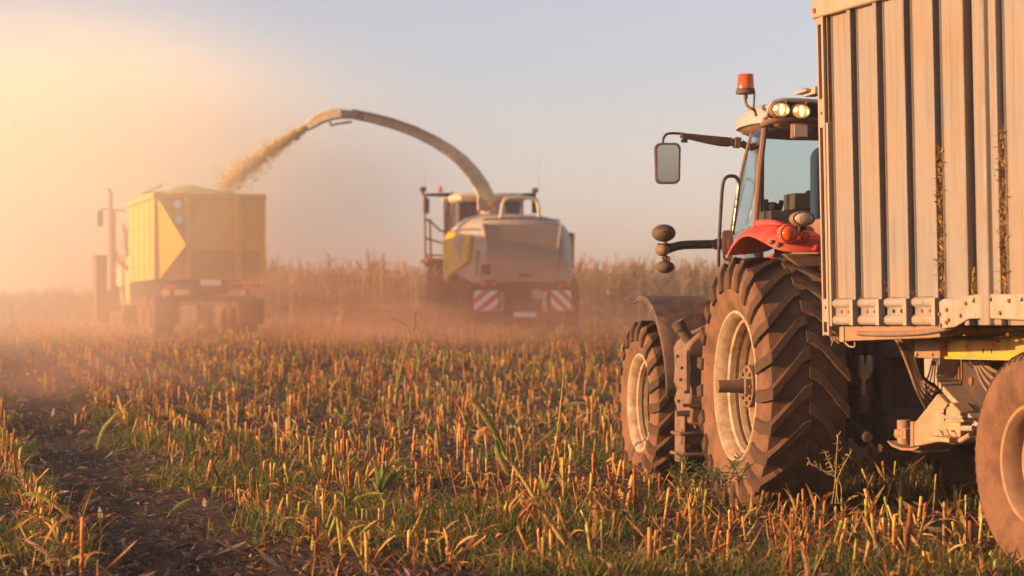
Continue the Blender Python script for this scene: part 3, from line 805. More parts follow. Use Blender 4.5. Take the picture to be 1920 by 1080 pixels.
# beacon on its bent stalk
c = tr(1398, 176, x=-.92); k = c.y / 1
s_ = 1 / (FPX / (TM @ c).y)
b = MB(); b.lathe([(0, 0), (0, 18.5 * s_), (.012, 18.5 * s_), (.03, 17.5 * s_), (.045, 17 * s_), (.05, 0)], 28, c, 'z')
bea = obj('beacon', b, M['black'], trac)
b = MB(); b.lathe([(.035, 16.5 * s_), (.06, 16.2 * s_), (36 * s_, 14.6 * s_), (36.8 * s_, 13.5 * s_), (37 * s_, 0)], 28, c, 'z'); obj('lens', b, M['amber'], bea, angle=50)
b = MB(); b.tube(bez([c + Vector((0, 0, .0)), tr(1398, 190, x=-.92), tr(1401, 198, x=-.92), tr(1408, 203, x=-.91), tr(1414, 206, x=-.88), tr(1418, 218, x=-.86)], 6), .013, 8); b.lathe([(-.02, .0), (-.02, .018), (.0, .02), (.01, .02)], 12, c + Vector((0, 0, -.02)), 'z'); obj('stalk', b, M['iron'], bea)
b = MB(); cc = [tr(1414.5, 176, x=-.92), tr(1413, 204, x=-.9)]
b.tube([cc[0].lerp(cc[1], i / 60) + Vector((.008 * math.cos(i * 1.2), .008 * math.sin(i * 1.2), 0)) for i in range(61)], .0035, 5); obj('coiled_cable', b, M['black'], bea)

# mirror on its arm
ya = ym + .15
def tm(px, py): return tr(px, py, y=ya)
s_ = (TM @ tm(1300, 300)).y / FPX
b = MB(); b.loft([[tm(x, y) + Vector((0, dy, 0)) for x, y, dy in ((x, t, -.03), (x, u, -.03), (x, u, .03), (x, t, .03))] for x, t, u in ((1276, 249, 258), (1300, 251.5, 263), (1330, 254.5, 270), (1352, 256.5, 274), (1367, 258, 275))])
arm = obj('mirror_arm', b, M['black'], trac, bevel=.006)
b = MB(); b.tube(bez([tm(1243, 270), tm(1244, 260), tm(1249, 252.5), tm(1258, 250), tm(1280, 250.5)], 5), .011, 8); b.box(tm(1283, 264), (.05, .04, .03)); b.tube([tm(1282, 256), tm(1282, 263)], .008, 6); obj('arm_tube', b, M['tubeblk'], arm)
b = MB(); b.box(tm(1369, 266), (.02, .06, .075)); b.box(tm(1382, 267.5), (.055, .075, .09), (0, .1, 0)); b.box(tm(1374, 267), (.04, .05, .06)); b.tube(bez([tm(1390, 268), tm(1398, 273), tm(1410, 276), tm(1428, 268)], 5), .032, 8); obj('arm_clamp', b, M['iron'], arm, bevel=.006)
c = tm(1251.5, 306.5)
def rrect(c, w, h, r, y, n=5, taper=1.0):
    out = []
    for sx, sz, a0 in ((1, 1, 0), (-1, 1, 90), (-1, -1, 180), (1, -1, 270)):
        for i in range(n + 1):
            a = R(a0 + 90 * i / n)
            x = sx * (w - r) + r * math.cos(a); z = sz * (h - r) + r * math.sin(a)
            out.append(Vector((c[0] + x * (1 if z > 0 else taper), c[1] + y, c[2] + z)))
    return out
W_, H_ = 23.5 * s_, 38.5 * s_
b = MB(); b.loft([rrect(c, W_ * .8, H_ * .85, .05, .05), rrect(c, W_, H_, .05, .02, taper=.95), rrect(c, W_, H_, .05, -.02, taper=.95), rrect(c, W_ * .86, H_ * .91, .04, -.022, taper=.95), rrect(c, W_ * .85, H_ * .9, .04, -.012, taper=.95)])
b.v = [(p[0], p[1] - .19 * (p[0] - c.x), p[2]) for p in b.v]
mi = obj('mirror', b, M['black'], trac, angle=40)
b = MB(); gp = [Vector((p.x, p.y - .030 * (p.z - c.z) - .19 * (p.x - c.x) - .006, p.z)) for p in rrect(c, W_ * .84, H_ * .89, .04, -.0135, taper=.95)]; b.prism(gp, (0, .002, 0)); g = obj('mirror_glass', b, M['mirror'], mi)

# lamp bar with three lamps
yl = ym + .35
def tl(px, py): return tr(px, py, y=yl)
s_ = (TM @ tl(1300, 460)).y / FPX
b = MB(); b.tube(bez([tl(1372, 457), tl(1345, 458), tl(1310, 458.5), tl(1278, 460), tl(1258, 465), tl(1246, 470)], 6), [.038] * 12 + [.040] * 12 + [.038] * 7, 12) if False else b.tube(bez([tl(1372, 457), tl(1345, 458), tl(1310, 458.5), tl(1278, 460), tl(1258, 465), tl(1246, 470)], 6), 8.5 * s_, 12)
bar = obj('lamp_bar', b, M['tubeblk'], trac)
b = MB(); b.box(tl(1353, 458), (.11, .085, .095)); b.box(tl(1341, 458), (.08, .09, .075)); obj('bar_clamp', b, M['black'], bar, bevel=.008)
b = MB(); b.ball(tl(1244.5, 437), (22.5 * s_, .11, 16.5 * s_), 20, 12); b.lathe([(-.07, .04), (-.02, .07)], 12, tl(1246, 452), 'z'); fl = obj('front_lamp', b, M['black'], bar)
b = MB(); b.tube([tl(1237, 435) + Vector((0, -.11, 0)), tl(1246, 433) + Vector((0, -.115, 0)), tl(1256, 436) + Vector((0, -.10, 0))], .006, 6); b.tube(bez([tl(1247, 452), tl(1249, 466), tl(1247, 478), tl(1248, 488)], 4), .018, 8); obj('lamp_bracket', b, M['iron'], fl)
b = MB(); b.ball(tl(1242, 469), (13.5 * s_, .1, 11.5 * s_), 18, 10); obj('indicator_lamp', b, M['trim'], bar)
b = MB(); b.ball(tl(1247, 500.5), (18 * s_, .09, 12 * s_), 20, 12); o = obj('front_lamp', b, M['black'], bar)
b = MB(); b.box(tl(1247, 489), (.05, .03, .07)); b.tube(bez([tl(1240, 484), tl(1252, 481), tl(1256, 486), tl(1250, 494)], 4), .006, 6); obj('lamp_bracket', b, M['iron'], o)

# grab rail by the door
yh = ym - .05
def th(px, py): return tr(px, py, y=yh)
b = MB(); b.tube(bez([th(1347, 500), th(1349, 440), th(1353, 370), th(1356, 343), th(1362, 332.5), th(1372, 330), th(1381, 333), th(1385, 344), th(1383, 370), th(1374, 440)], 6), .0155, 10); obj('grab_rail', b, M['tubeblk'], trac)
b = MB(); b.loft([rrect(th(1363.5, 455), .042, .10, .02, .02), rrect(th(1363.5, 455), .045, .105, .02, -.03)]); b.box(th(1366, 458) + Vector((0, -.035, 0)), (.03, .01, .08)); b.tube(bez([th(1358, 470), th(1358, 482), th(1364, 487), th(1372, 480)], 4), .012, 8); obj('rail_bracket', b, M['trim'], trac)

# inside the cab
b = MB(); b.box((0, .95, 1.75), (1.3, 1.0, .12)); b.box((.28, 1.7, 2.05), (.5, .3, .6)); obj('cab_floor', b, M['dark'], trac)
b = MB(); sx = -.05
b.loft([rrect((sx, 1.0, 2.55), .25, .42, .1, .02), rrect((sx, 1.0, 2.55), .27, .45, .1, -.04), rrect((sx, 1.0, 2.55), .25, .42, .1, -.12)]); b.box((sx, 1.22, 2.1), (.5, .48, .15))
obj('seat', b, M['seat'], trac, bevel=.02, angle=60)
cb = tr(1507, 379, y=1.2)
b = MB(); b.box(cb, (.27, .3, .14)); b.box(cb + Vector((-.12, .1, -.14)), (.45, .5, .12)); obj('armrest_console', b, M['black'], trac, bevel=.01)
b = MB(); q0 = tr(1452, 385, y=1.6); b.ball(q0 + Vector((-.02, 0, -.02)), (.07, .07, .05), 12, 8); b.box(q0 + Vector((-.09, 0, -.03)), (.04, .1, .16)); b.box(q0 + Vector((.05, 0, -.02)), (.03, .06, .13), (0, .3, 0)); b.tube([q0 + Vector((.12, 0, -.1)), q0 + Vector((.13, 0, .05))], .014); b.ball(q0 + Vector((.13, 0, .06)), (.03, .03, .035)); b.box(q0 + Vector((.1, .05, -.09)), (.36, .2, .08)); b.ball(q0 + Vector((.19, -.05, -.02)), (.04, .05, .04)); b.tube([q0 + Vector((.25, -.1, -.1)), q0 + Vector((.28, -.1, .06))], .02); b.ball(q0 + Vector((.28, -.1, .08)), (.035, .035, .05)); obj('control_levers', b, M['dark'], trac)
b = MB(); st = Vector((.05, 1.78, 2.32)); b.tube([st + Vector((.2 * math.cos(a), -.08 * math.sin(a), .18 * math.sin(a))) for a in np.linspace(0, 2 * math.pi, 25)], .016, 8); b.tube([st, st + Vector((0, .2, -.4))], .03); b.box(st, (.38, .02, .03)); obj('steering_wheel', b, M['black'], trac)

# rear linkage
b = MB()
def rl(px, py, y=-.75): return tr(px, py, y=y)
b.tube([rl(1640, 660, -.45), rl(1625, 700, -.8), rl(1618, 775, -.9)], .045, 8); b.tube([rl(1615, 620, -.5), rl(1603, 720, -.7)], .035, 8)
b.box(rl(1648, 730, -.55), (.09, .3, .85)); b.tube([(-.45, -.3, .75), (-.5, -1.0, .62)], .045, 8); b.tube([(.45, -.3, .75), (.5, -1.0, .62)], .045, 8)
b.box((0, -.55, .72), (.55, .5, .22)); b.box((0, -.75, .55), (.25, .7, .1)); b.tube([(0, -.5, .7), (0, -1.05, .7)], .07, 10); b.box((-.25, -.62, 1.15), (.1, .2, .7)); b.box((.25, -.62, 1.15), (.1, .2, .7)); b.box((0, -.62, 1.35), (.6, .3, .25))
link = obj('rear_linkage', b, M['dark'], trac, bevel=.012)
hp = [(1613, 668), (1620, 665), (1621, 682), (1626, 686), (1628, 668), (1632, 665), (1637, 672), (1636, 695), (1630, 710), (1624, 714), (1624, 740), (1616, 742), (1618, 715), (1613, 700)]
b = MB(); b.prism([rl(x, y, -.9) for x, y in hp], (0, .06, 0)); obj('hook', b, M['tan'], link, bevel=.008)

# ------------------------------------------------------------------ slatted silage trailer
s0 = Vector((2.232, 16.3, 0))      # front left foot of the box
TRM = frame(s0.x, s0.y, 0, 18, -1.3)  # frame: x right, y forward, origin under the front left corner
trail = thing('silage_trailer', 'tall dusty grey silage trailer with vertical slats and yellow chassis, cut by the right edge', 'trailer', TRM)
def tt(px, py, x=0.0): return ray(TRM, px, py, x=x)
ZT, ZB = tt(1530, 37).z, tt(1590, 609).z
LEN = 6.0; WID = 2.5
b = MB(); pitch = .385
def slat(b, s, z0, z1, s_end=None):
    """one folded slat: recess, flat face, raised rib (positions run rearwards = -y)"""
    prof = [(.012, s), (.012, s + .014), (-.012, s + .017), (-.012, s + .020), (0, s + .024), (0, s + .284), (-.026, s + .292), (-.030, s + .296), (-.030, s + .337), (-.026, s + .341), (.03, s + .343)]
    b.prism([(x, -y, z0) for x, y in prof] + [(.04, -(s + .341), z0), (.04, -s, z0)], (0, 0, z1 - z0))
NS = 15
starts = [.135 + pitch * i for i in range(NS)]
b = MB()
for i, s in enumerate(starts):
    if i == 5: continue
    slat(b, s, ZB + (.17 if i < 4 else 0), ZT)
body = obj('side_slats', b, M['steel'], trail)
b = MB(); b.box((.12, -LEN / 2 - .03, (ZB + ZT) / 2), (.02, LEN, ZT - ZB)); obj('slot_shade_backing', b, M['gap'], trail)  # near-black sheet standing in for the shaded box interior
b = MB(); b.box((WID - .02, -LEN / 2, (ZB + ZT) / 2), (.06, LEN, ZT - ZB)); b.box((WID / 2, -.06, (ZB + ZT) / 2), (WID - .2, .05, ZT - ZB)); b.box((WID / 2, -LEN + .06, (ZB + ZT) / 2), (WID - .2, .05, ZT - ZB)); b.box((WID / 2, -LEN / 2, ZB + .03), (WID - .22, LEN - .2, .05)); obj('box_walls', b, M['steel'], trail)
# stronger post where the sixth slat would stand
s5 = starts[5]
b = MB(); prof = [(.012, s5), (.0, s5 + .02), (0, s5 + .10), (-.05, s5 + .145), (-.062, s5 + .16), (-.062, s5 + .235), (-.05, s5 + .25), (-.02, s5 + .255), (-.02, s5 + .33), (.012, s5 + .335), (.03, s5 + .335), (.03, s5)]
b.prism([(x, -y, ZB) for x, y in prof], (0, 0, ZT - ZB)); obj('wall_post', b, M['steel'], trail, bevel=.004)
# top rail
b = MB(); b.box((-.0, -LEN / 2 + .02, ZT + .06), (.11, LEN + .1, .125)); b.box((WID, -LEN / 2, ZT + .06), (.11, LEN + .1, .125)); b.box((WID / 2, -.0, ZT + .06), (WID - .12, .08, .12)); tl_ = obj('top_rail', b, M['steel_rib'], trail, bevel=.012)
b = MB()
for i in range(8):
    for dd in (.06, .10): pass
b.tube([(-.065, .01, ZT + .05), (-.05, .01, ZT + .05)], .02, 10)
obj('rail_bolts', b, M['bolt'], tl_)
# front corner post: outer leaf with slots, inner leaf
b = MB()
zs = [ZB - .07, ZB + .02, ZB + .10, ZB + .165, ZB + .26, 2.87, 3.1, ZT]
b.box((-.035, -.075, (ZB - .05 + ZT) / 2), (.02, .028, ZT - ZB + .1)); b.box((-.030, .012, (ZB - .05 + ZT) / 2), (.02, .02, ZT - ZB + .1)); b.box((-.012, -.105, (ZB + 2.87) / 2), (.05, .03, 2.87 - ZB + .02))
for a, c_ in ((ZB + .02, ZB + .18), (2.85, 3.05), (ZT - .05, ZT)): b.box((-.030, -.03, (a + c_) / 2), (.018, .066, c_ - a))
b.box((-.03, -.03, ZB - .06), (.018, .064, .02))
post = obj('corner_post', b, M['steel_rib'], trail, bevel=.003)
b = MB(); b.box((.0, -.04, (ZB + ZT) / 2), (.03, .12, ZT - ZB)); obj('post_web', b, M['brown'], post)
b = MB()
for z in (ZB + .12, 2.95): b.tube([(-.041, -.035, z), (-.036, -.035, z)], .012, 8)
obj('post_bolts', b, M['hole'], post)
# rolled feet of the first four slats
for i in range(4):
    s = starts[i]
    b = MB(); rows = []
    for zz, x in ((.0, .0), (.004, -.022), (.02, -.036), (.045, -.036), (.06, -.02), (.066, -.010), (.115, -.010), (.122, -.02), (.135, -.036), (.158, -.036), (.172, -.020), (.178, .0)):
        rows.append([(x, -(s + .004), ZB + zz), (x, -(s + .284), ZB + zz), (x - .004, -(s + .292), ZB + zz)])
    b.grid(rows); b.box((-.028, -(s + .317), ZB + .085), (.045, .045, .17))
    f = obj('slat_foot', b, M['galv'], body, solid=.006, angle=50)
    b = MB()
    for dd in (.10, .21): b.tube([(-.02, -(s + dd), ZB + .09), (-.004, -(s + dd), ZB + .09)], .013, 8)
    obj('foot_bolts', b, M['bolt'] if i != 2 else M['hole'], f)
# gusset plate along the foot of the wall
def tp(px, py, x=-.045): return tt(px, py, x)
b = MB(); b.prism([tp(*p) for p in ((1760, 566), (1768, 560), (1800, 562), (1802, 556), (1830, 552), (1930, 551), (1990, 551), (1990, 604), (1930, 601), (1850, 597), (1815, 598), (1790, 613), (1762, 617))], (.02, 0, 0))
gus = obj('foot_plate', b, M['galv'], trail, bevel=.006)
b = MB()
for p in ((1763, 589), (1776, 581), (1776, 605), (1765, 610), (1812, 569), (1802, 592), (1876, 587), (1893, 564), (1780, 600)):
    c = tp(*p); b.tube([c + Vector((-.012, 0, 0)), c + Vector((.0, 0, 0))], .013, 8)
obj('plate_bolts', b, M['bolt'], gus)
b = MB()
for x0, y0 in ((1825, 564), (1857, 562), (1915, 562)): b.prism([tp(x0 - 3, y0 + 3, -.047), tp(x0 + 3, y0 + 3, -.047), tp(x0 + 2, y0 - 6, -.047)], (-.001, 0, 0))
obj('plate_cutouts', b, M['hole'], gus)
# floor beam, chassis beam, tongue
b = MB(); b.prism([tp(*p, .02) for p in ((1575, 612), (1760, 611), (1762, 632), (1740, 634), (1575, 640))], (.10, 0, 0)); b.box((WID / 2, -.15, ZB - .06), (WID - .3, .14, .1)); bm_ = obj('floor_beam', b, M['brown'], trail, bevel=.006)
b = MB(); b.prism([tp(*p, .012) for p in ((1574, 613), (1582, 613), (1582, 640), (1574, 641))], (.006, 0, 0)); obj('beam_end', b, M['tan'], bm_)
XC = .55
def tc_(px, py, x=XC): return tt(px, py, x)
b = MB(); b.prism([tc_(*p) for p in ((1763, 617), (1990, 616), (1990, 674), (1763, 671))], (.12, 0, 0)); b.box((WID - XC - .1, -3.2, 1.32), (.12, 5.2, .22))
ych = tc_(1786, 640).y
chs = obj('chassis_beam', b, M['yellow'], trail, bevel=.006)
b = MB(); b.prism([tc_(*p, XC - .02) for p in ((1786, 616.5), (1990, 612), (1990, 620), (1786, 621))], (.02, 0, 0)); b.prism([tc_(*p, XC - .025) for p in ((1760, 668), (1990, 674), (1990, 678), (1760, 673))], (.02, 0, 0)); b.prism([tc_(*p, XC - .02) for p in ((1763, 618), (1771, 618), (1771, 668), (1763, 668))], (.015, 0, 0)); obj('beam_flange', b, M['yellow'], chs, bevel=.003)
b = MB(); c = tc_(1864, 641, XC - .002); b.add([c + Vector((-.004, .026 * math.cos(a), .034 * math.sin(a))) for a in np.linspace(0, 2 * math.pi, 18, endpoint=False)], [tuple(range(18))]); obj('sticker', b, M['bred'], chs)
b = MB()
for p, hh in (((1843, 658), .03), ((1859, 658), .03), ((1813, 650), .012), ((1800, 627), .01), ((1805, 627), .01), ((1811, 627), .01), ((1870, 640), .012), ((1873, 640), .012)):
    c = tc_(*p, XC - .001); b.box(c, (.004, .012, hh))
obj('beam_holes', b, M['hole'], chs)
b = MB(); b.prism([tc_(*p, XC - .06) for p in ((1714, 616), (1762, 615), (1762, 672), (1714, 671))], (.05, 0, 0)); pl = obj('front_plate', b, M['brown'], trail, bevel=.005)
b = MB()
for p in ((1720, 634), (1720, 666), (1750, 634), (1749, 665)):
    c = tc_(*p, XC - .062); b.box(c, (.004, .018, .018))
obj('plate_holes', b, M['hole'], pl)
XD = .95
def td(px, py, x=XD): return tt(px, py, x)
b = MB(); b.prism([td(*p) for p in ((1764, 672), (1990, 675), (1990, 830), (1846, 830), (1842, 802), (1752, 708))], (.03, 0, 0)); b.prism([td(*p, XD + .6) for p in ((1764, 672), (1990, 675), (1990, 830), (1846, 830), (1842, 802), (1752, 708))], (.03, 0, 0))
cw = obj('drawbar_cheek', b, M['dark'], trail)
b = MB()
for p, r_ in (((1770, 684), .014), ((1800, 685), .02), ((1809, 747), .014), ((1821, 745), .014), ((1768, 715), .03), ((1822, 714), .03), ((1855, 684), .03), ((1795, 705), .018)):
    c = td(*p); b.tube([c + Vector((-.012, 0, 0)), c], r_, 10)
b.box(td(1798, 692), (.02, .12, .15))
obj('cheek_bolts', b, M['bolt'], cw)
b = MB(); b.prism([td(*p, XD - .16) for p in ((1732, 672), (1764, 672), (1754, 704), (1756, 712), (1844, 806), (1838, 815), (1751, 718), (1744, 717), (1733, 706))], (.18, 0, 0)); obj('drawbar_strip', b, M['galv'], trail, bevel=.006)
b = MB(); b.box(td(1750, 681, XD - .165), (.004, .05, .03)); obj('strip_slot', b, M['hole'], trail.children[-1])
b = MB(); b.prism([td(*p, XD - .06) for p in ((1709, 790), (1716, 790), (1757, 738), (1790, 772), (1796, 818), (1770, 826), (1732, 834), (1710, 838))], (.42, 0, 0)); dt = obj('drawbar_tongue', b, M['tan'], trail, bevel=.012)
b = MB(); b.prism([td(*p, XD - .07) for p in ((1706, 790), (1712, 790), (1712, 838), (1706, 838))], (.44, 0, 0)); p = td(1696, 812, XD + .12)
b.tube([p + Vector((0, 0, .1)), p + Vector((0, 0, -.11))], .055, 14); b.tube([p + Vector((0, 0, .03)), p + Vector((0, 0, -.02))], .075, 14); b.box(p + Vector((0, -.06, .0)), (.1, .1, .08)); b.tube([td(1684, 814, XD + .1), td(1700, 813, XD + .1)], .04, 10)
b.loft([[td(x, y, XD + .0) + Vector((dx, 0, 0)) for x, y, dx in ((x, t, 0), (x, t, .3), (x, u, .3), (x, u, 0))] for x, t, u in ((1663, 826, 829), (1672, 833, 838), (1690, 840, 845), (1712, 840, 845), (1726, 834, 838))]); obj('hitch_eye', b, M['brown'], dt, bevel=.008)
# support leg
b = MB(); b.prism([td(*p, XD - .22) for p in ((1779, 755), (1786, 757), (1800, 772), (1800, 826), (1783, 826), (1783, 775))], (.12, 0, 0)); b.prism([td(*p, XD - .24) for p in ((1772, 783), (1806, 784), (1806, 792), (1772, 791))], (.16, 0, 0)); lg = obj('support_leg', b, M['tan'], trail, bevel=.006)
b = MB(); b.tube(bez([td(1762, 807, XD - .26), td(1768, 820, XD - .26), td(1782, 827, XD - .26), td(1800, 826, XD - .26), td(1820, 815, XD - .26)], 5), .018, 8); b.tube([td(1765, 806, XD - .28), td(1775, 806, XD - .28), td(1783, 824, XD - .28), td(1772, 818, XD - .28)], .008, 6); b.box(td(1794, 822, XD - .2), (.28, .3, .03)); obj('leg_foot', b, M['tan'], lg)
b = MB(); b.tube([td(1766, 776, XD - .23), td(1772, 782, XD - .25), td(1806, 783, XD - .25)], .012, 6); b.tube([td(1803, 803, XD - .2), td(1826, 803, XD - .2)], .02, 8); b.box(td(1768, 778, XD - .2), (.02, .06, .08)); obj('leg_clamp', b, M['galv'], lg)
# hoses and cables
for k in range(5):
    b = MB(); o_ = k * 4.2
    b.tube(bez([td(1676 + o_, 628, .5), td(1690 + o_ * 1.2, 655 + k, .5 + .03 * k), td(1704 + o_ * 1.1, 690 + 2 * k, .55 + .04 * k), td(1718 + o_ * .8, 728 - k * 3, .6 + .04 * k), td(1736 + o_ * 1.2, 765 - k * 8, .75)], 6), .012, 6)
    obj('hose', b, M['hose'], trail)
for k in range(4):
    b = MB(); b.tube(bez([td(1818 + 4 * k, 672, XD - .1), td(1830 + 4 * k, 690 - 3 * k, XD - .12), td(1842 + 5 * k, 718 - 9 * k, XD - .12), td(1862 + 5 * k, 742 - 14 * k, XD - .1), td(1900 + 5 * k, 752 - 18 * k, XD - .1)], 6), .012, 6)
    obj('hose', b, M['hose'], trail)
b = MB(); b.tube(bez([tt(1609, 625, -.0), tt(1660, 626, -.0), tt(1720, 624, -.0), tt(1762, 618, .0), tt(1800, 610, .02), tt(1812, 606, .02)], 6), .0165, 8); obj('cable', b, M['hose'], trail)
b = MB(); b.tube(bez([tt(1763, 630, .3), tt(1800, 633, .45), tt(1850, 633, .45), tt(1890, 627, .45), tt(1990, 620, .45)], 6), .015, 8); obj('cable', b, M['black'], trail)
b = MB()
for k in range(9):
    p = tt(1566 + random.uniform(-6, 4), 628 + random.uniform(-3, 5), .03)
    b.tube(bez([p, p + Vector((random.uniform(-.02, .02), random.uniform(-.04, .04), random.uniform(-.03, .03))), p + Vector((random.uniform(-.02, .02), random.uniform(-.09, .05), random.uniform(-.07, -.02)))], 4), .0035, 5)
b.tube(bez([tt(1584, 641, .03), tt(1592, 649, .03), tt(1602, 650, .03), tt(1603, 641, .03)], 4), .006, 6); obj('rope_tuft', b, M['tan'], trail)

# wheels of the trailer
def twheel(c, flip):
    hub = MB(); hub.lathe([(-.1, 0), (-.1, .09), (-.04, .12), (.05, .14), (.05, 0)], 24)
    o = obj('trailer_wheel', hub, M['rim_rust'], trail); o.location = c
    if flip: o.rotation_euler = (0, 0, math.pi)
    h = .29; rb = .34; Rr = .665; t = MB()
    prof = [(-h * .8, rb - .01), (-h * .86, rb + .015), (-h * .97, rb + .06), (-h * 1.04, rb + .13), (-h * 1.05, rb + .20), (-h * 1.0, rb + .265), (-h * .92, rb + .302), (-h * .80, Rr - .004), (-h * .5, Rr), (h * .5, Rr), (h * .8, Rr - .004), (h * 1.0, rb + .265), (h * 1.05, rb + .18), (h * .9, rb + .03), (h * .8, rb - .01)]
    t.lathe(prof, 96)
    for k in range(60):
        a = 2 * math.pi * k / 60
        rows = [[(x, -(r_ + e) * math.cos(a + w_ + sk), (r_ + e) * math.sin(a + w_ + sk)) for w_, e in ((-.022, -.01), (-.016, .012), (.016, .012), (.022, -.01))] for x, r_, sk in ((-h * .99, rb + .27, 0), (-h * .90, rb + .305, 0), (-h * .76, Rr - .002, .01), (-h * .4, Rr, .05))]
        t.loft(rows)
    obj('tyre', t, M['rubber'], o, angle=30)
    r_ = MB(); r_.lathe([(-h * .75, rb - .01), (-h * .88, rb + .018), (-h * .92, rb + .01), (-h * .9, rb - .006), (-h * .75, rb - .03), (-h * .5, rb - .035), (-h * .46, rb - .06), (-h * .05, rb - .07), (0, rb - .055), (h * .1, rb - .055), (h * .15, rb - .09), (h * .3, rb * .55), (.03, rb * .4), (.03, 0)], 64); obj('rim', r_, M['rim_rust'], o)
wc = tt(1925, 866, -.02)
twheel((wc.x + .29, wc.y, .665), False)
twheel((wc.x + .29, wc.y - 1.5, .665), False)
twheel((2.5 - .29, wc.y, .665), True)
b = MB(); b.tube([(.3, wc.y, .67), (2.2, wc.y, .67)], .07, 10); b.tube([(.3, wc.y - 1.5, .67), (2.2, wc.y - 1.5, .67)], .07, 10); b.box((XC + .06, wc.y - .75, .95), (.14, 2.2, .5)); b.box((WID - XC - .1, wc.y - .75, .95), (.14, 2.2, .5)); obj('axle', b, M['dark'], trail)

# chopped maize caught in the slots
def flakes(ctr, size, pal, flat=1.0):
    n = len(ctr)
    return blades(np.asarray(ctr), rng.uniform(0, 6.28, n), size * rng.uniform(.5, 1.6, n), size * rng.uniform(.12, .4, n), rng.uniform(0, 3.1, n), rng.uniform(-.8, .8, n), 2, pick(n, pal, jit=.4), None, rng.uniform(-2, 2, n))
CH = [(.36, .19, .06), (.22, .10, .035), (.5, .32, .12), (.12, .055, .022), (.46, .28, .10)]
P = []
MT = np.array(TRM)
def in_slot(s, z0, z1, n, w=.055):
    f = rng.random(n)
    z = z0 + (z1 - z0) * f
    wid = w * (.45 + .5 * np.abs(np.sin(z * 9 + s * 7) * np.sin(z * 4.1)))
    loc = np.stack([rng.uniform(-.012, .06, n), -(s - .021 + rng.normal(0, 1, n) * wid * .42), z, np.ones(n)], -1)
    return (loc @ MT.T)[:, :3]
zt4 = tt(1757, 280).z
P.append(flakes(in_slot(starts[4], tt(1757, 557).z, zt4, 2000), .045, CH))
P.append(flakes(in_slot(starts[6], tt(1878, 552).z, tt(1878, 240).z, 2000), .045, CH))
P.append(flakes(in_slot(starts[5], tt(1820, 552).z, tt(1820, 512).z, 160, .04), .04, CH))
for i in (1, 2, 3): P.append(flakes(in_slot(starts[i] + .002, ZB + .16, ZB + .24 + .05 * (i == 2), 40, .03), .03, CH))
v, q_, c = join(P)
tag(np_mesh('chopped_maize', v, q_, M['silage'], c), 'chopped maize bulging out of the slots in the grey trailer wall', 'chopped maize', kind='stuff')

# ------------------------------------------------------------------ forage harvester
HD = 58.7
hx = (985 - 960) / FPX * HD
HM = frame(hx, HD, gz1(hx, HD) - .05, 12)
harv = thing('forage_harvester', 'grey and yellow forage harvester blowing chopped maize through a long curved spout', 'harvester', HM)
def hh(px, py, y=0.0): return ray(HM, px, py, y=y)
def sect(y, w, zt, zb, sh=.25, ww=None):
    ww = ww or w
    h_ = [(-ww, zb), (-w * 1.0, zt - .75), (-w * .985, zt - .52), (-w * .90, zt - .30), (-w * .74, zt - .12), (-w * .5, zt - .03)]
    return [(x, y, z) for x, z in h_] + [(0, y, zt)] + [(-x, y, z) for x, z in h_[::-1]]
b = MB(); b.loft([sect(.0, 1.0, 2.78, 1.35, .12, .85), sect(.12, 1.12, 2.86, 1.3, .2), sect(.5, 1.32, 2.98, 1.38), sect(1.1, 1.44, 3.08, 1.5, .35), sect(2.2, 1.47, 3.16, 1.7, .45), sect(3.3, 1.40, 3.10, 1.6, .5)])
body = obj('engine_cover', b, M['hshell'], harv, angle=30)
b = MB(); b.prism([hh(905, 419, -.02), hh(1052, 421, -.02), hh(1037, 528, -.02), hh(931, 528, -.02)], (0, -.10, 0)); rp = obj('rear_panel', b, M['hpanel'], harv, bevel=.03)
b = MB()
for i in range(9):
    z0 = hh(905, 433 + i * 10, -.12).z; w0 = .92 - i * .045
    b.box((.0 + hh(980, 430, -.12).x, -.122, z0), (w0 * 1.75, .008, .03))
obj('panel_louvres', b, M['hpanel'], rp)
b = MB(); b.tube([hh(905, 419, -.13), hh(931, 528, -.13), hh(1037, 528, -.13), hh(1052, 421, -.13)], .022, 6); obj('panel_frame', b, M['hshell'], rp)
# yellow side
b = MB(); xs_ = -1.53
def hs(px, py): return ray(HM, px, py, x=xs_)
b.prism([(xs_ + .16, .35, 2.50), (xs_ + .05, 2.6, 2.72), (xs_, 3.1, 2.5), (xs_, 3.15, 1.75), (xs_, 2.9, 1.35), (xs_, 2.3, 1.55), (xs_, 1.5, 1.62), (xs_ + .12, .45, 1.85)], (.10, 0, 0))
obj('yellow_side_panel', b, M['hyellow'], harv, bevel=.03)
b = MB(); b.prism([(1.4, .75, 2.62), (1.42, 2.6, 2.75), (1.42, 3.1, 2.5), (1.42, 3.15, 1.75), (1.42, 2.9, 1.35), (1.42, 1.5, 1.62), (1.4, .85, 1.75)], (.06, 0, 0)); obj('yellow_side_panel', b, M['hyellow'], harv, bevel=.03)
b = MB(); b.loft([[(-.98, y, .45 + dz), (-1.08, y, 1.40), (1.08, y, 1.40), (.98, y, .45 + dz)] for y, dz in ((-.05, .05), (.3, 0), (2.2, 0))]); b.box((0, 3.5, 1.0), (1.9, 3.2, 1.0)); b.box((0, 1.0, .75), (2.3, .3, .3)); b.box((0, 4.2, .95), (2.3, .35, .35)); b.box((0, -.08, .45), (2.1, .14, .14))
fr = obj('rear_frame', b, M['hlow'], harv, bevel=.03)
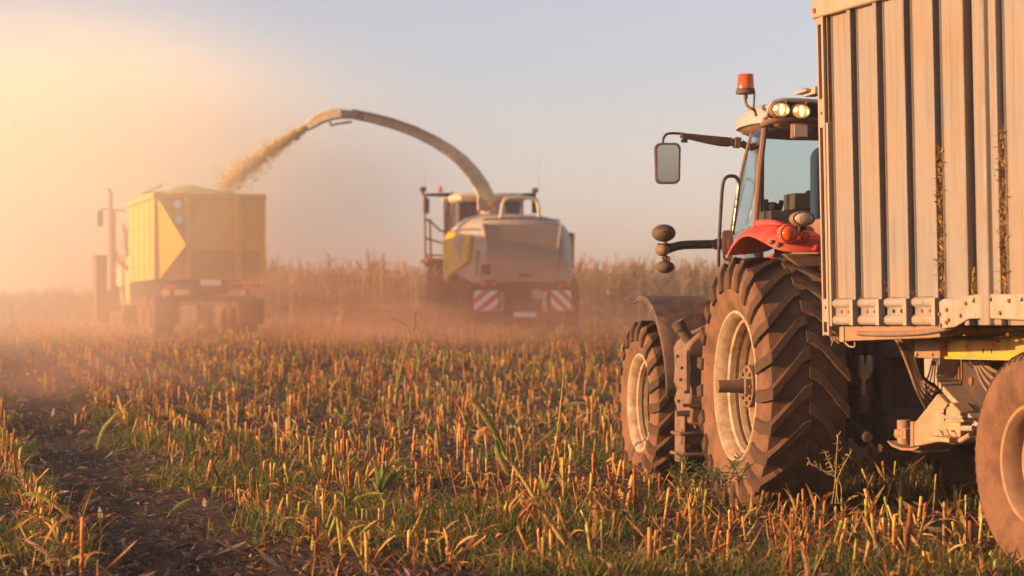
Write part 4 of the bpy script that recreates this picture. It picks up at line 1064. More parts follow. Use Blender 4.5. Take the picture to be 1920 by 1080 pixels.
for x0, x1, d in ((889, 934, 1), (1033, 1071, -1)):
    c0_ = hh(x0, 545, -.16); c1_ = hh(x1, 583, -.16)
    b = MB(); b.box(((c0_.x + c1_.x) / 2, -.15, (c0_.z + c1_.z) / 2), (abs(c1_.x - c0_.x), .03, abs(c0_.z - c1_.z)))
    wb = obj('warning_board', b, M['white'], harv, bevel=.004)
    b = MB(); xl, xr, zl, zh = c0_.x, c1_.x, c1_.z, c0_.z; W2, H2 = xr - xl, zh - zl
    def clip(u0, u1):
        pts = []
        n = 24
        poly = [(u0, 0.), (u1, 0.), (u1 + 1, 1.), (u0 + 1, 1.)]
        for axis_, lim, sg in ((0, 0, 1), (0, 1, -1)):
            res = []
            for i in range(len(poly)):
                p, r_ = poly[i], poly[(i + 1) % len(poly)]
                ip, ir = sg * (p[0] - lim) >= -1e-9, sg * (r_[0] - lim) >= -1e-9
                if ip: res.append(p)
                if ip != ir:
                    t = (lim - p[0]) / (r_[0] - p[0]); res.append((lim, p[1] + t * (r_[1] - p[1])))
            poly = res
            if not poly: break
        return poly
    for k in range(-3, 4):
        pl_ = clip(k * .62, k * .62 + .31)
        if len(pl_) > 2:
            b.prism([((xl + W2 * (u if d > 0 else 1 - u)), -.168, zl + H2 * w_) for u, w_ in pl_], (0, -.003, 0))
    obj('stripes', b, M['bred'], wb)
for px, py, w, h, mt in ((905, 531, .18, .09, 'orange'), (925, 532, .14, .09, 'amber'), (1051, 533, .12, .09, 'amber'), (1066, 533, .1, .08, 'orange'), (1021, 566, .13, .5, 'tcab'), (941, 566, .10, .5, 'hpanel'), (1074, 580, .08, .1, 'orange')):
    b = MB(); b.box(hh(px, py, -.13), (w, .06, h)); obj('rear_lamp' if mt in ('orange', 'amber') else 'ladder_post', b, M[mt], harv, bevel=.01)
b = MB(); c = hh(1007, 552, -.12); b.lathe([(c.y - .03, 0), (c.y - .03, .13), (c.y + .1, .13)], 20, (c.x, 0, c.z), 'y'); obj('speed_disc', b, M['hshell'], harv)
b = MB(); b.box((-1.0, .02, 1.66), (.22, .05, .25)); obj('air_grille', b, M['dark'], harv)
b = MB()
for k in range(5): b.box(hh(944 + k * 17, 409, .25), (.13, .06, .05))
obj('cover_vents', b, M['hlow'], body)
b = MB(); b.tube([hh(906, 412, -.02), hh(980, 408, .02), hh(1050, 413, -.02)], .02, 6); b.tube([hh(896, 470, .16), hh(893, 520, .1)], .02, 6); obj('cover_seam', b, M['hlow'], body)
b = MB(); b.box(hh(984, 516, -.14), (.30, .04, .06)); obj('panel_handle', b, M['hlow'], rp)
b = MB(); b.box(hh(984, 590, -.2), (.55, .03, .12)); obj('number_plate', b, M['white'], harv)
# rear rail and roof hand rails
b = MB(); b.tube(bez([hh(938, 412, .5), hh(942, 385, .5), hh(948, 374, .5), hh(965, 371, .5), hh(990, 371, .5), hh(1003, 374, .5), hh(1009, 386, .5), hh(1011, 414, .5)], 5), .045, 8); obj('guard_rail', b, M['spout'], harv)
# cab
b = MB(); cabc = hh(907, 400, 4.2).x
b.loft([[(cabc - w, y0, z), (cabc - w, y1, z), (cabc + w, y1, z), (cabc + w, y0, z)] for w, y0, y1, z in ((.85, 3.4, 4.9, 1.9), (.92, 3.35, 5.1, 2.7), (.88, 3.4, 5.0, 3.58))])
cabo = obj('cab', b, M['hglass'], harv, bevel=.06)
b = MB(); b.loft([rrect_ for rrect_ in [[(cabc + x * s, 4.2 + y * s, z) for x, y in ((-.97, -.7), (-.8, -.95), (.8, -.95), (.97, -.7), (.97, .8), (.7, 1.1), (-.7, 1.1), (-.97, .8))] for s, z in ((.94, 3.52), (1.0, 3.58), (1.0, 3.68), (.9, 3.76), (.3, 3.79))]]); obj('cab_roof', b, M['spout'], harv)
b = MB()
for sx in (-1, 1): b.box((cabc + sx * .86, 3.36, 2.9), (.08, .05, 1.3))
b.box((cabc - .3, 3.36, 2.9), (.05, .05, 1.3)); obj('cab_pillar', b, M['hpanel'], cabo)
for pxs, py in (((800, 852), 366), ((975, 1004), 366)):
    b = MB(); b.prism([hh(pxs[0], py - 3, 4.3), hh(pxs[1], py - 5, 4.3), hh(pxs[1], py + 3, 4.3), hh(pxs[0], py + 1, 4.3)], (0, .2, 0)); obj('roof_arm', b, M['dark'], harv)
for px, py, rr in ((793, 355, 6), (1003, 357, 6)):
    b = MB(); b.ball(hh(px, py, 4.4), (.1, .1, .075)); b.tube([hh(px, py, 4.4), hh(px, py + 12, 4.4)], .03); obj('side_lamp', b, M['black'], harv)
for px, py in ((799, 386), (1003, 386)):
    b = MB(); b.box(hh(px, py, 4.35), (.16, .08, .40)); b.tube([hh(px, py - 20, 4.35), hh(px, py, 4.35)], .025, 6); obj('mirror', b, M['black'], harv, bevel=.03)
b = MB(); c = hh(826, 360, 4.4); b.lathe([(0, .055), (.12, .05), (.16, .03), (.165, 0)], 14, c, 'z'); obj('beacon', b, M['amber'], harv)
for px, t in ((797, 310), (1010, 275)):
    b = MB(); b.tube([hh(px, 355, 4.5), hh(px, t, 4.5)], .003, 5); obj('aerial', b, M['black'], harv)
b = MB()
def hr(px, py): return hh(px, py, 4.2)
for px, t, u in ((796, 362, 490), (806, 410, 488), (833, 372, 482), (842, 372, 470)): b.tube([hr(px, t), hr(px + 2, u)], .028, 6)
for pth in (((796, 410), (808, 416), (826, 433), (834, 434)), ((798, 447), (834, 457)), ((838, 372), (838, 482)), ((800, 478), (840, 480))): b.tube([hr(*p) for p in pth], .026, 6)
obj('platform_railing', b, M['hlow'], harv)
b = MB(); b.box(hh(817, 489, 4.2), (.62, 1.2, .10)); b.prism([hh(797, 482, 4.1), hh(812, 482, 4.1), hh(816, 500, 4.1), hh(800, 500, 4.1)], (0, .3, 0)); b.prism([hh(813, 498, 4.05), hh(846, 498, 4.05), hh(846, 600, 4.05), hh(820, 600, 4.05)], (0, .25, 0)); obj('ladder_platform', b, M['hlow'], harv, bevel=.02)
# wheels
def hwheel(name, c, Rr, w, rb, n):
    b = MB(); b.lathe([(-.12, 0), (-.12, .2), (.1, .24), (.1, 0)], 20); o = obj(name, b, M['hlow'], harv); o.location = c
    if c[0] > 0: o.rotation_euler = (0, 0, math.pi)
    obj('tyre', tyre(Rr, w, rb, n, .05, 48), M['rubber'], o)
    b = MB(); b.lathe([(-w * .42, rb + .01), (-w * .42, rb - .03), (0, rb - .08), (.05, rb * .4), (.05, 0)], 32); obj('rim', b, M['rim_rust'], o)
hwheel('rear_wheel', (-1.2, 1.0, .75), .75, .55, .42, 16); hwheel('rear_wheel', (1.2, 1.0, .75), .75, .55, .42, 16)
hwheel('front_wheel', (-1.25, 4.2, .98), .98, .75, .5, 18); hwheel('front_wheel', (1.25, 4.2, .98), .98, .75, .5, 18)
# header
b = MB(); b.box((-.7, 6.6, .40), (6.2, .9, .30)); b.box((-.7, 6.3, .60), (6.0, .12, .25)); b.box((0, 5.7, .8), (1.2, 1.2, .6))
for k in range(7): b.lathe([(.2, .1), (.25, .42), (.32, .42), (.5, .2), (.7, .06)], 12, (-3.4 + k * .9, 7.2, 0), 'z')
obj('maize_header', b, M['hlow'], harv, bevel=.02)
# spout
sp = [(921, 396, 30), (914, 376, 31), (903, 350, 29), (888, 326, 26), (868, 303, 24), (845, 284, 22), (815, 265, 20.5), (778, 247, 19), (735, 232, 17.5), (695, 222, 15.5), (660, 215, 15), (634, 213, 17)]
d0, d1 = (HM @ Vector((0, 2.6, 0))).y, 59.6
rows = []
ctrs = [spot(px, py, d0 + (d1 - d0) * i / 13) for i, (px, py, w) in enumerate(sp)]
Hi = HM.inverted()
def duct(pts, ws, dep):
    rows = []
    for i, p in enumerate(pts):
        a = pts[max(0, i - 1)]; c_ = pts[min(len(pts) - 1, i + 1)]
        t = (c_ - a).normalized(); u = Vector((0, 1, 0)); nrm = t.cross(u).normalized()
        w = ws[i] / FPX * p.y / 2; dd = dep[i] if isinstance(dep, list) else dep
        rows.append([Hi @ (p + nrm * w * k_ + u * dd * j_) for k_, j_ in ((1, -.7), (.8, -1), (-.8, -1), (-1, -.7), (-1, .7), (-.8, 1), (.8, 1), (1, .7))])
    return rows
b = MB(); b.loft(duct(ctrs, [w for _, _, w in sp], [.24 - .008 * i for i in range(12)])); spo = obj('spout', b, M['spout'], harv, angle=40)
fl_ = [(640, 213, 19), (625, 214, 20), (608, 219, 20), (594, 226, 19), (583, 233, 17), (577, 239, 13)]
b = MB(); b.loft(duct([spot(px, py, d1) for px, py, w in fl_], [w for _, _, w in fl_], .17)); flap = obj('spout_flap', b, M['spout'], spo)
b = MB(); b.tube([Hi @ spot(x, y, d1 - .2) for x, y in ((668, 224), (672, 212), (677, 213), (680, 224))], .03, 6); b.tube([Hi @ spot(x, y, d1 - .2) for x, y in ((660, 228), (628, 233), (622, 236), (618, 228))], .03, 6); obj('flap_cylinder', b, M['dark'], spo)
b = MB(); b.tube([Hi @ (spot(px, py, d0 + (d1 - d0) * i / 13) + Vector((.02, -.26, .10))) for i, (px, py, w) in enumerate(sp[6:11], 6)], .03, 6); obj('spout_pipe', b, M['hpanel'], spo)
b = MB(); b.lathe([(0, .42), (.15, .42), (.2, .34), (.5, .3)], 20, Hi @ spot(925, 408, d0) - Vector((0, 0, .1)), 'z'); b.box(Hi @ spot(900, 378, d0 - .3), (.12, .2, .45)); b.box(Hi @ spot(921, 402, d0 - .4), (.13, .06, .25)); obj('spout_turntable', b, M['hpanel'], spo)
b = MB(); b.box(Hi @ spot(919, 383, d0 - .33), (.12, .03, .14)); obj('spout_sticker', b, M['hyellow'], spo)

# ------------------------------------------------------------------ truck being filled
TD = 55.5
tx = (393 - 960) / FPX * TD
KM = frame(tx, TD, gz1(tx, TD) - .05, 17)
trk = thing('truck', 'yellow box truck being filled with chopped maize in the dust at the left', 'truck', KM)
def kk(px, py, y=0.0): return ray(KM, px, py, y=y)
zt_, zb_ = kk(393, 366).z, kk(393, 524).z
hw = 1.28; TL = 4.6; DY = -1.6
b = MB()
b.box((0, .03, (zt_ + zb_) / 2), (2 * hw, .06, zt_ - zb_)); b.box((0, TL, (zt_ + zb_) / 2), (2 * hw, .06, zt_ - zb_))
for s in (-1, 1): b.box((s * (hw - .03), TL / 2, (zt_ + zb_) / 2), (.06, TL, zt_ - zb_ - .006))
b.box((0, TL / 2, zb_ + .05), (2 * hw - .1, TL - .1, .1))
box_ = obj('box_body', b, M['tbox'], trk)
b = MB()
for s in (-1, 1): b.box((s * hw, TL / 2, zt_ - .02), (.14, TL + .1, .14)); b.box((s * (hw - .02), -.03, (zt_ + zb_) / 2), (.14, .08, zt_ - zb_))
b.box((0, -.02, zt_ - .02), (2 * hw + .14, .12, .13))
for px in (352, 446): b.box((kk(px, 440).x, -.05, (zt_ + zb_) / 2), (.14, .1, zt_ - zb_ - .1))
for k in range(4): b.box((-hw - .012, .9 + k * .95, (zt_ + zb_) / 2), (.03, .08, zt_ - zb_ - .1))
obj('box_frame', b, M['tbox'], box_, bevel=.015)
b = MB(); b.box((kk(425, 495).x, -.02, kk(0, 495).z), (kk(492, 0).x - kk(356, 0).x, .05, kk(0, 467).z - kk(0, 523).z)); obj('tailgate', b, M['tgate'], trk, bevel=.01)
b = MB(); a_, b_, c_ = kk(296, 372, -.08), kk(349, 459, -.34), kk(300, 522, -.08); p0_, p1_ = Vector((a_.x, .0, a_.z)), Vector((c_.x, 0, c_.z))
b.add([a_, b_, c_, p0_, Vector((b_.x, 0, b_.z)), p1_], [(0, 1, 2), (0, 3, 4, 1), (1, 4, 5, 2), (0, 2, 5, 3)]); obj('sun_patch_wedge', b, M['twedge'], trk)  # added wedge, shaped and coloured to imitate a sunlit patch on the rear
for px, py in ((333, 383), (335, 412)):
    b = MB(); b.lathe([(-.05, 0), (-.05, .09), (0, .1)], 14, kk(px, py, -.02), 'y'); obj('marker_lamp', b, M['white'], trk)
b = MB(); b.box((0, .05, zb_ - .16), (2.4, .2, .16)); b.box((0, TL / 2, zb_ - .2), (.9, TL, .3)); b.box((0, -.02, zb_ - .45), (2.2, .12, .12))
for s in (-1, 1): b.box((s * .9, 0, zb_ - .3), (.1, .1, .4)); b.box((s * 1.0, -.03, zb_ - .75), (.6, .02, .6))
obj('truck_chassis', b, M['hlow'], trk, bevel=.01)
b = MB(); b.box(kk(395, 530, -.06), (.5, .02, .13)); obj('number_plate', b, M['white'], trk)
for s in (-1, 1):
    b = MB(); b.box((s * .95, -.08, zb_ - .18), (.35, .05, .12)); obj('tail_lamp', b, M['orange'], trk)
for y in (1.0, 2.3, 6.6):
    for s in (-1, 1):
        b = MB(); b.lathe([(-.1, 0), (-.1, .14), (.1, .2), (.1, 0)], 16); o = obj('truck_wheel', b, M['hlow'], trk); o.location = (s * 1.0, y, .54); o.rotation_euler = (0, 0, 0 if s < 0 else math.pi)
        b = MB(); w = .5 if y < 5 else .32; b.lathe([(-w / 2 + .03, .27), (-w / 2, .33), (-w / 2, .47), (-w / 2 + .05, .54), (w / 2 - .05, .54), (w / 2, .47), (w / 2, .3)], 32); obj('tyre', b, M['rubber'], o)
# cab
b = MB(); b.loft([[(-1.2, y, z0) for z0 in (.9,)] + [(-1.24, y, 1.9), (-1.12, y, zz), (1.12, y, zz), (1.24, y, 1.9), (1.2, y, .9)] for y, zz in ((5.1, 2.85), (5.3, 2.98), (6.6, 2.95), (7.1, 2.0), (7.3, 1.5))])
cb_ = obj('cab', b, M['tcab'], trk, bevel=.05)
b = MB()
for s in (-1, 1): b.prism([(s * 1.235, 5.5, 1.95), (s * 1.235, 6.75, 1.95), (s * 1.165, 6.5, 2.75), (s * 1.165, 5.5, 2.75)], (s * .01, 0, 0))
b.prism([(-.9, 5.095, 2.0), (.9, 5.095, 2.0), (.9, 5.095, 2.7), (-.9, 5.095, 2.7)], (0, -.01, 0)); obj('cab_window', b, M['hglass'], cb_)
ye = 4.85
b = MB(); e0 = kk(209, 480, ye); b.tube([kk(209, 545, ye), kk(209, 395, ye)], .11, 12); b.tube([kk(208, 398, ye), kk(207, 366, ye), kk(206, 360, ye), kk(203, 353, ye)], .055, 10); obj('exhaust_stack', b, M['steel'], trk)
b = MB(); b.box(kk(188, 410, 6.0), (.15, .06, .40)); mr_ = obj('mirror', b, M['black'], trk, bevel=.02)
b = MB(); b.tube(bez([kk(189, 398, 6.0), kk(192, 392, 6.0), kk(212, 393, 6.0), kk(236, 396, 6.0)], 4), .022, 6); obj('mirror_arm', b, M['steel'], mr_)
b = MB()
yw = 6.6; ow = kk(188, 540, yw)
rows = []
for i in range(11):
    a = R(10 + 160 * i / 10)
    rows.append([(x, yw - .72 * math.cos(a), .62 + .78 * math.sin(a)) for x in (ow.x - .08, ow.x + .45)])
b.grid(rows); obj('mudguard', b, M['hlow'], trk, solid=.03)
b = MB(); b.prism([kk(179, 483, 5.8), kk(203, 480, 5.8), kk(205, 605, 5.8), kk(181, 600, 5.8)], (0, .5, 0)); b.box(kk(190, 482, 5.8), (.4, .7, .07)); obj('side_step', b, M['hlow'], trk, bevel=.03)
b = MB(); b.tube([kk(232, 420, 4.9), kk(240, 480, 4.9)], .04); b.tube(bez([kk(215, 470, 4.9), kk(225, 490, 4.9), kk(240, 505, 4.9)], 4), .06, 8); obj('air_intake', b, M['tcab'], trk)
for px, py in ((241, 432), (238, 477)):
    b = MB(); b.ball(kk(px, py, 4.7), (.06, .05, .08)); obj('side_lamp', b, M['amber'], trk)
b = MB(); zr = kk(393, 346, 3).z
b.tube([(-.95, 4.4, zt_), (-.95, 4.2, zt_ + .28), (-.95, 1.4, zt_ + .28)], .03, 6); b.tube([(.95, 4.4, zt_), (.95, 4.2, zt_ + .28), (.95, 1.4, zt_ + .28)], .03, 6); b.tube([(-.95, 4.2, zt_ + .28), (.95, 4.2, zt_ + .28)], .03, 6); b.tube([(-.95, 4.4, zt_), (-1.2, 4.4, zt_ - .1)], .03, 6); obj('cover_frame', b, M['steel'], trk)

# the load in the truck and the jet of chopped maize
rows = []
for j in range(25):
    v_ = j / 24; y = .12 + (TL - .24) * v_
    r_ = []
    for i in range(15):
        u = i / 14; x = (u * 2 - 1) * (hw - .08)
        z = zt_ - .12 + .42 * math.sin(math.pi * u) ** .8 * math.sin(math.pi * (.12 + .8 * v_)) + .06 * math.sin(9 * u + 5 * v_) * math.sin(13 * v_) + rng.normal(0, .015)
        r_.append(KM @ Vector((x, y, z)))
    rows.append(r_)
b = MB(); b.grid(rows)
M['heap'] = mat('silage_heap', (.42, .30, .09), .9, vary=.35, scale=14, bump=1, bscale=30)
tag(obj('silage_heap', b, M['heap']), 'heap of freshly chopped maize rising above the truck box', 'silage heap')
p0_ = spot(578, 238, 59.6); p3_ = spot(418, 352, 58.4)
n = 9500
t = rng.random(n) ** .9
p1_ = p0_ + Vector((-1.0, 0, -.38))
T_ = t[:, None]
ctr = np.array(p0_) * (1 - T_) ** 2 + 2 * T_ * (1 - T_) * np.array(spot(500, 283, 59.0)) + T_ ** 2 * np.array(p3_)
clump = np.sin(t * 37) * .03 + np.sin(t * 71 + 1) * .02
spread = (.035 + .115 * t ** 1.2)[:, None]
ctr = ctr + rng.normal(0, 1, (n, 3)) * spread * np.array([.75, .9, .95]) + clump[:, None] * np.array([.5, 0, .8])
lo = rng.random(n) < .20
ctr[lo] += rng.normal(0, .25, (int(lo.sum()), 3)) * T_[lo]
v, q_, c = flakes(ctr, .075, [(.80, .55, .15), (.70, .48, .12), (.85, .62, .22)])
tag(np_mesh('maize_jet', v, q_, M['silage'], c), 'jet of chopped maize flying from the spout into the truck', 'maize jet', kind='stuff')

# ------------------------------------------------------------------ single plants that stand out
def plant(name, parts, label, cat, loc=(0, 0, 0), mat_=None, group=None):
    v, q_, c = join(parts)
    o = np_mesh(name, v - np.array(loc), q_, mat_ or M['plant'], c); o.location = loc
    return tag(o, label, cat, group)
def gspot(px, py):
    d = 18.0
    for _ in range(60): d += .5 * (FPX * (CAM_Z - gz1((px - 960) / FPX * d, d)) / (py - 605) - d)
    x = (px - 960) / FPX * d
    return np.array([x, d, gz1(x, d)])
def tubearr(path, r, col, n=6):
    mb = MB(); mb.tube(path, r, n, cap=False)
    v = np.array(mb.v); f = np.array(mb.f); return v, f, np.repeat(np.broadcast_to(np.asarray(col, float), (len(path), 3)), n, 0)
def strip(path, w, col, up=(0, -1, .3), twist=0):
    """a leaf laid along a path"""
    P = [Vector(p) for p in path]; k = len(P); vs = []
    for i, p in enumerate(P):
        t = (P[min(i + 1, k - 1)] - P[max(i - 1, 0)]).normalized(); s = t.cross(Vector(up)).normalized()
        s = Matrix.Rotation(twist * i / k, 3, t) @ s
        f = i / (k - 1); ww = w * (min(1, .35 + 2.2 * f) * (1 - f ** 2.5) + .02) * (1 + .12 * math.sin(i * 2.3 + w * 90)) / 2
        nn = t.cross(s) * ww * .5
        vs += [p - s * ww + nn, p, p + s * ww + nn]
    b0 = np.arange(k - 1)[:, None] * 3
    qd = np.concatenate([b0 + np.array([[0, 1, 4, 3]]), b0 + np.array([[1, 2, 5, 4]])])
    c = np.asarray(col, float); c = np.broadcast_to(c, (k, 3)) if c.ndim == 1 else np.stack([np.interp(np.linspace(0, 1, k), np.linspace(0, 1, len(c)), c[:, j]) for j in range(3)], -1)
    return np.array(vs), qd, np.repeat(c, 3, 0)
def path_at(pts, d0, d1=None, n=8):
    d1 = d1 or d0; m = len(pts)
    return bez([spot(x, y, d0 + (d1 - d0) * i / (m - 1)) for i, (x, y) in enumerate(pts)], n)
TANC, ORC, GRN, YEL = (.50, .30, .10), (.48, .20, .05), (.10, .14, .03), (.40, .33, .07)
g0 = gspot(1080, 1046)
d = g0[1]
main = path_at([(1080, 1046), (1052, 1008), (1015, 955), (985, 905), (960, 870), (945, 852), (925, 812), (905, 780), (886, 755)], d, d + .25)
pp = [tubearr(main, list(np.linspace(.019, .006, len(main))), np.linspace((.42, .26, .07), (.40, .28, .08), len(main)), 8)]
pp.append(strip(path_at([(948, 856), (938, 830), (920, 795), (900, 765), (885, 750), (876, 752), (874, 768), (878, 782)], d + .15), .042, [(.12, .15, .03), (.14, .15, .03), (.34, .22, .06), (.45, .2, .05), (.45, .2, .05)]))
pp.append(strip(path_at([(925, 815), (912, 805), (900, 812), (893, 826), (905, 835)], d + .18), .05, [ORC, TANC]))
pp.append(strip(path_at([(930, 825), (935, 850), (948, 880), (955, 893)], d + .1), .05, [GRN, YEL, ORC]))
r_ = random.Random(21)
for k in range(16):      # the dry curled husk hanging from the stalk
    x1, y1 = 976 + r_.uniform(-6, 34), 968 + r_.uniform(-8, 26)
    xa = 985 + r_.uniform(-10, 22)
    pp.append(strip(path_at([(1012, 946), (998 + r_.uniform(-6, 6), 936 + r_.uniform(-3, 6)), (xa, 942 + r_.uniform(-2, 10)), ((xa + x1) / 2 + r_.uniform(-6, 6), (948 + y1) / 2), (x1, y1)], d + r_.uniform(-.06, .06)), r_.uniform(.012, .034), [(.50, .25, .08), (.42, .18, .05), (.34, .13, .035)], twist=r_.uniform(-1.5, 1.5)))
plant('bent_maize_stalk', pp, 'long bent dry maize stalk leaning left with curled husk, in front of the stubble', 'maize stalk', tuple(g0))
def green_plant(px, py, h, n, lab, seed, col=GRN, w=.05):
    g = gspot(px, py); r_ = random.Random(seed); P = []
    for k in range(n):
        a = r_.uniform(0, 6.28); L = h * r_.uniform(.7, 1.1); lean = r_.uniform(.05, .5)
        p = [Vector(g) + Vector((math.cos(a) * L * (lean * f + .35 * f ** 3), math.sin(a) * L * (lean * f + .35 * f ** 3), L * (f - .28 * f ** 3 * (1 + lean)))) for f in np.linspace(0, 1, 9)]
        P.append(strip(p, w * r_.uniform(.7, 1.1), [col, (.17, .20, .04), (.26, .25, .05)], up=(math.sin(a) * .3 + math.cos(a), math.sin(a) - .3, 0), twist=r_.uniform(-.8, .8)))
    return plant('maize_regrowth', P, lab, 'maize plant', tuple(g))
green_plant(712, 945, .52, 9, 'broad leaved green maize regrowth left of the long bent stalk', 3)
green_plant(650, 985, .40, 5, 'low bluish green maize shoot beside the broad leaved regrowth', 4, (.07, .11, .05))
green_plant(1020, 960, .42, 4, 'green maize leaves rising directly behind the curled dry husk', 6)
g = gspot(742, 760); d = g[1]
P = [tubearr(path_at([(736, 765), (742, 735), (752, 690), (762, 650), (766, 642), (776, 640)], d), .012, (.36, .32, .06)), strip(path_at([(764, 645), (774, 640), (781, 645), (782, 670), (783, 694)], d), .05, [YEL, (.22, .24, .05)]), tubearr(path_at([(766, 645), (768, 622), (755, 607), (735, 597)], d), .008, (.42, .33, .10))]
for k in range(9): P.append(strip(path_at([(775 + k % 3, 625 - k * 4), (780 + (k % 4) * 3, 605 - k * 2), (783 + (k * 5) % 9 - 4, 586 + (k * 7) % 14)], d), .012, (.5, .3, .1)))
P.append(tubearr(path_at([(768, 640), (776, 615), (778, 585)], d), .005, (.42, .3, .1)))
plant('tall_reed', P, 'tall yellow bent reed with drooping tip and seed head, nearest the harvester', 'reed', tuple(g))
g = gspot(1035, 905); d = g[1]
P = [tubearr(path_at([(1030, 905), (1040, 850), (1048, 790), (1054, 735), (1059, 685)], d), list(np.linspace(.013, .006, 33)), (.42, .27, .07)), strip(path_at([(1047, 772), (1060, 762), (1085, 755), (1116, 759)], d), .04, [GRN, (.3, .27, .06)]), strip(path_at([(1044, 800), (1030, 815), (1005, 835), (990, 850)], d), .04, [(.1, .1, .03), (.3, .15, .04)]), strip(path_at([(1046, 790), (1036, 786), (1030, 780)], d), .04, GRN), strip(path_at([(1056, 728), (1050, 732), (1060, 738)], d), .05, GRN)]
plant('weed_stalk', P, 'upright brown weed stalk with one leaf to the right, left of the front tractor wheel', 'weed', tuple(g))
g = gspot(1300, 905); d = 17.6; P = []
r_ = random.Random(8)
for k in range(15):
    x0, y0 = r_.uniform(1250, 1390), r_.uniform(885, 910); x1, y1 = x0 + r_.uniform(-35, 35), y0 - r_.uniform(5, 40)
    st_ = path_at([(x0, y0 + 20), ((x0 + x1) / 2, (y0 + y1) / 2 + 4), (x1, y1)], d, d + r_.uniform(-.3, .3), 4); P.append(tubearr(st_, .004, (.12, .12, .03)))
    for p in st_[1:]:
        for s in (-1, 1):
            q_ = p + Vector((s * r_.uniform(.02, .06), r_.uniform(-.03, .03), r_.uniform(-.005, .03)))
            P.append(strip([p, p.lerp(q_, .5) + Vector((0, 0, .01)), q_], .022, (.10, .14, .04), up=(0, -.4, 1)))
plant('leafy_weed', P, 'low leafy green weed sprawling in front of the big rear tractor wheel', 'weed', tuple(g))
g = gspot(1570, 935); d = 16.6; P = []
for k, (x, y) in enumerate(((1571, 815), (1548, 850), (1596, 846), (1520, 870))):
    st_ = path_at([(1560 + 6 * k, 945), (1566 + 2 * k, 900), (x, y)], d + .1 * k, None, 6); P.append(tubearr(st_, .0035, (.46, .32, .12)))
    for j in range(10): 
        p = st_[-1 - j // 2]; P.append(strip([p, p + Vector((r_.uniform(-.03, .03), 0, r_.uniform(-.01, .05))), p + Vector((r_.uniform(-.05, .05), 0, r_.uniform(-.03, .04)))], .010, (.55, .36, .14)))
plant('seed_head_grass', P, 'thin grass with pale seed heads beneath the right edge of the rear tyre', 'grass tuft', tuple(g))
g = gspot(250, 985); d = 15.2; g = np.array(spot(140, 1000, d)); g[2] = gz1(g[0], g[1])
plant('maize_leaf', [strip(path_at([(38, 930), (50, 926), (75, 929), (100, 945), (120, 962), (134, 975)], d), .035, [(.3, .28, .06), (.45, .33, .07), (.4, .28, .06)])], 'single arched yellow maize leaf over the grass at the lower left', 'leaf', tuple(g))
g = gspot(200, 850); d = g[1]
plant('maize_leaf', [strip(path_at([(182, 843), (186, 825), (196, 800), (212, 782), (222, 770)], d), .05, [(.2, .2, .05), (.34, .27, .06), (.4, .3, .08)])], 'broad upright olive maize leaf at the right edge of the wheel rut', 'leaf', tuple(g))
for (pts, w, cl, lab) in ((((235, 968), (270, 962), (300, 955), (320, 948)), .03, (.09, .14, .03), 'flattened green maize leaf pointing left in the wheel rut'), (((312, 972), (325, 955), (345, 940), (365, 932)), .028, (.16, .19, .04), 'green maize leaf with pale edge lying right of the flattened one'), (((835, 955), (860, 935), (890, 930), (925, 945), (930, 958)), .045, (.42, .2, .06), 'arched orange brown maize leaf left of the curled husk')):
    x, y = pts[0]; d = gspot(x, y)[1] - .1; gg = gspot(x, y)
    plant('maize_leaf', [strip(path_at(pts, d), w, cl)], lab, 'leaf', tuple(gg))

# ------------------------------------------------------------------ air: even haze, the dust the machines raise, and golden banks added as sun glow
def vol_mat(name, col, dens, aniso=0.0, cloud=None):
    m = bpy.data.materials.new(name); m.use_nodes = True; nt = m.node_tree; N = nt.nodes; L = nt.links
    N.remove(N['Principled BSDF'])
    v = N.new('ShaderNodeVolumePrincipled'); v.inputs['Color'].default_value = (*col, 1); v.inputs['Density'].default_value = dens; v.inputs['Anisotropy'].default_value = aniso
    L.new(v.outputs[0], N['Material Output'].inputs['Volume'])
    return m, v, N, L
hz, _, _, _ = vol_mat('haze_air', (.95, .85, .80), .0010, .1)
b = MB(); b.box((0, 60, 7.0), (160, 220, 18.5))
tag(obj('haze', b, hz), 'pale warm haze over the whole field', 'haze', kind='stuff')

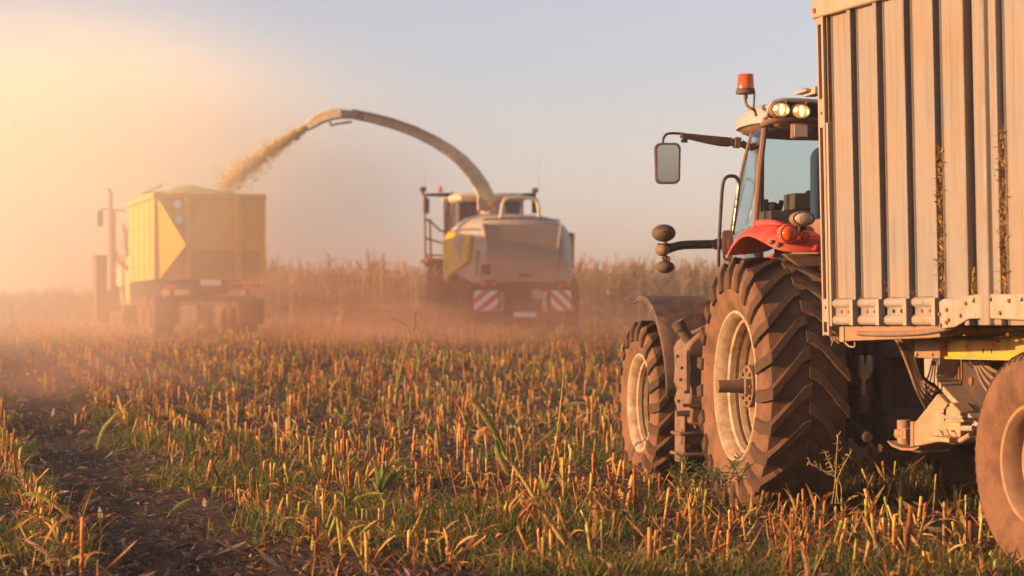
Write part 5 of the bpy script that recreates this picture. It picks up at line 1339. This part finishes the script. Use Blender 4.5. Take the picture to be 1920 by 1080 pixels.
def dust(label, c, r, col, dens, power=1.0, nscale=2.0, namt=.6, aniso=0.0):
    m, v, N, L = vol_mat('dust_air', col, dens, aniso)
    tc = N.new('ShaderNodeTexCoord')
    mp = N.new('ShaderNodeVectorMath'); mp.operation = 'DIVIDE'; mp.inputs[1].default_value = r; L.new(tc.outputs['Object'], mp.inputs[0])
    ln = N.new('ShaderNodeVectorMath'); ln.operation = 'LENGTH'; L.new(mp.outputs[0], ln.inputs[0])
    mr = N.new('ShaderNodeMapRange'); mr.interpolation_type = 'SMOOTHSTEP'; mr.inputs[1].default_value = 1; mr.inputs[2].default_value = 0; L.new(ln.outputs['Value'], mr.inputs[0])
    no = N.new('ShaderNodeTexNoise'); no.inputs['Scale'].default_value = nscale; no.inputs['Detail'].default_value = 2; L.new(mp.outputs[0], no.inputs['Vector'])
    nr = N.new('ShaderNodeMapRange'); nr.inputs[1].default_value = .3; nr.inputs[2].default_value = .7; nr.inputs[3].default_value = 1 - namt; nr.inputs[4].default_value = 1 + namt; L.new(no.outputs['Fac'], nr.inputs[0])
    pw = N.new('ShaderNodeMath'); pw.operation = 'POWER'; pw.inputs[1].default_value = power; L.new(mr.outputs[0], pw.inputs[0])
    m1 = N.new('ShaderNodeMath'); m1.operation = 'MULTIPLY'; L.new(pw.outputs[0], m1.inputs[0]); L.new(nr.outputs[0], m1.inputs[1])
    m2 = N.new('ShaderNodeMath'); m2.operation = 'MULTIPLY'; m2.inputs[1].default_value = dens; L.new(m1.outputs[0], m2.inputs[0]); L.new(m2.outputs[0], v.inputs['Density'])
    b = MB(); b.ball((0, 0, 0), tuple(x * .99 for x in r), 24, 14)
    o = obj('haze', b, m); o.location = c  # a dust bank, sharing the object name of the even box
    return tag(o, label, 'dust', kind='stuff')
dust('low red brown dust hanging round the wheels of truck and harvester', (-4.0, 54, 1.0), (13, 12, 3.3), (.99, .54, .34), .085, 1.2, 4.5, .9)
dust('added golden dust imitating sun glow high behind the truck at the left', (-20, 97, 6.5), (23, 27, 10.5), (1.0, .97, .88), .24, 1.5, 2.5, .4)  # added bank, placed to stand in for the sun glare at the left
dust('thin golden dust added for glow round the cab and box of the truck', (-10, 50, 4.2), (7.5, 17, 5.5), (1.0, .93, .78), .055, 1.0, 2.5, .5)  # added bank that carries the same glow in front of the truck
dust('thin rosy dust lying over the far field behind the harvester', (8, 84, 1.0), (50, 36, 9), (1.0, .82, .80), .020, 1.0, 2.5, .4)
dust('reddish dust settling over the far end of the wheel rut', (-7.0, 36, .6), (4, 8, 1.5), (1.0, .60, .45), .040, 1.0, 3.0, .6)
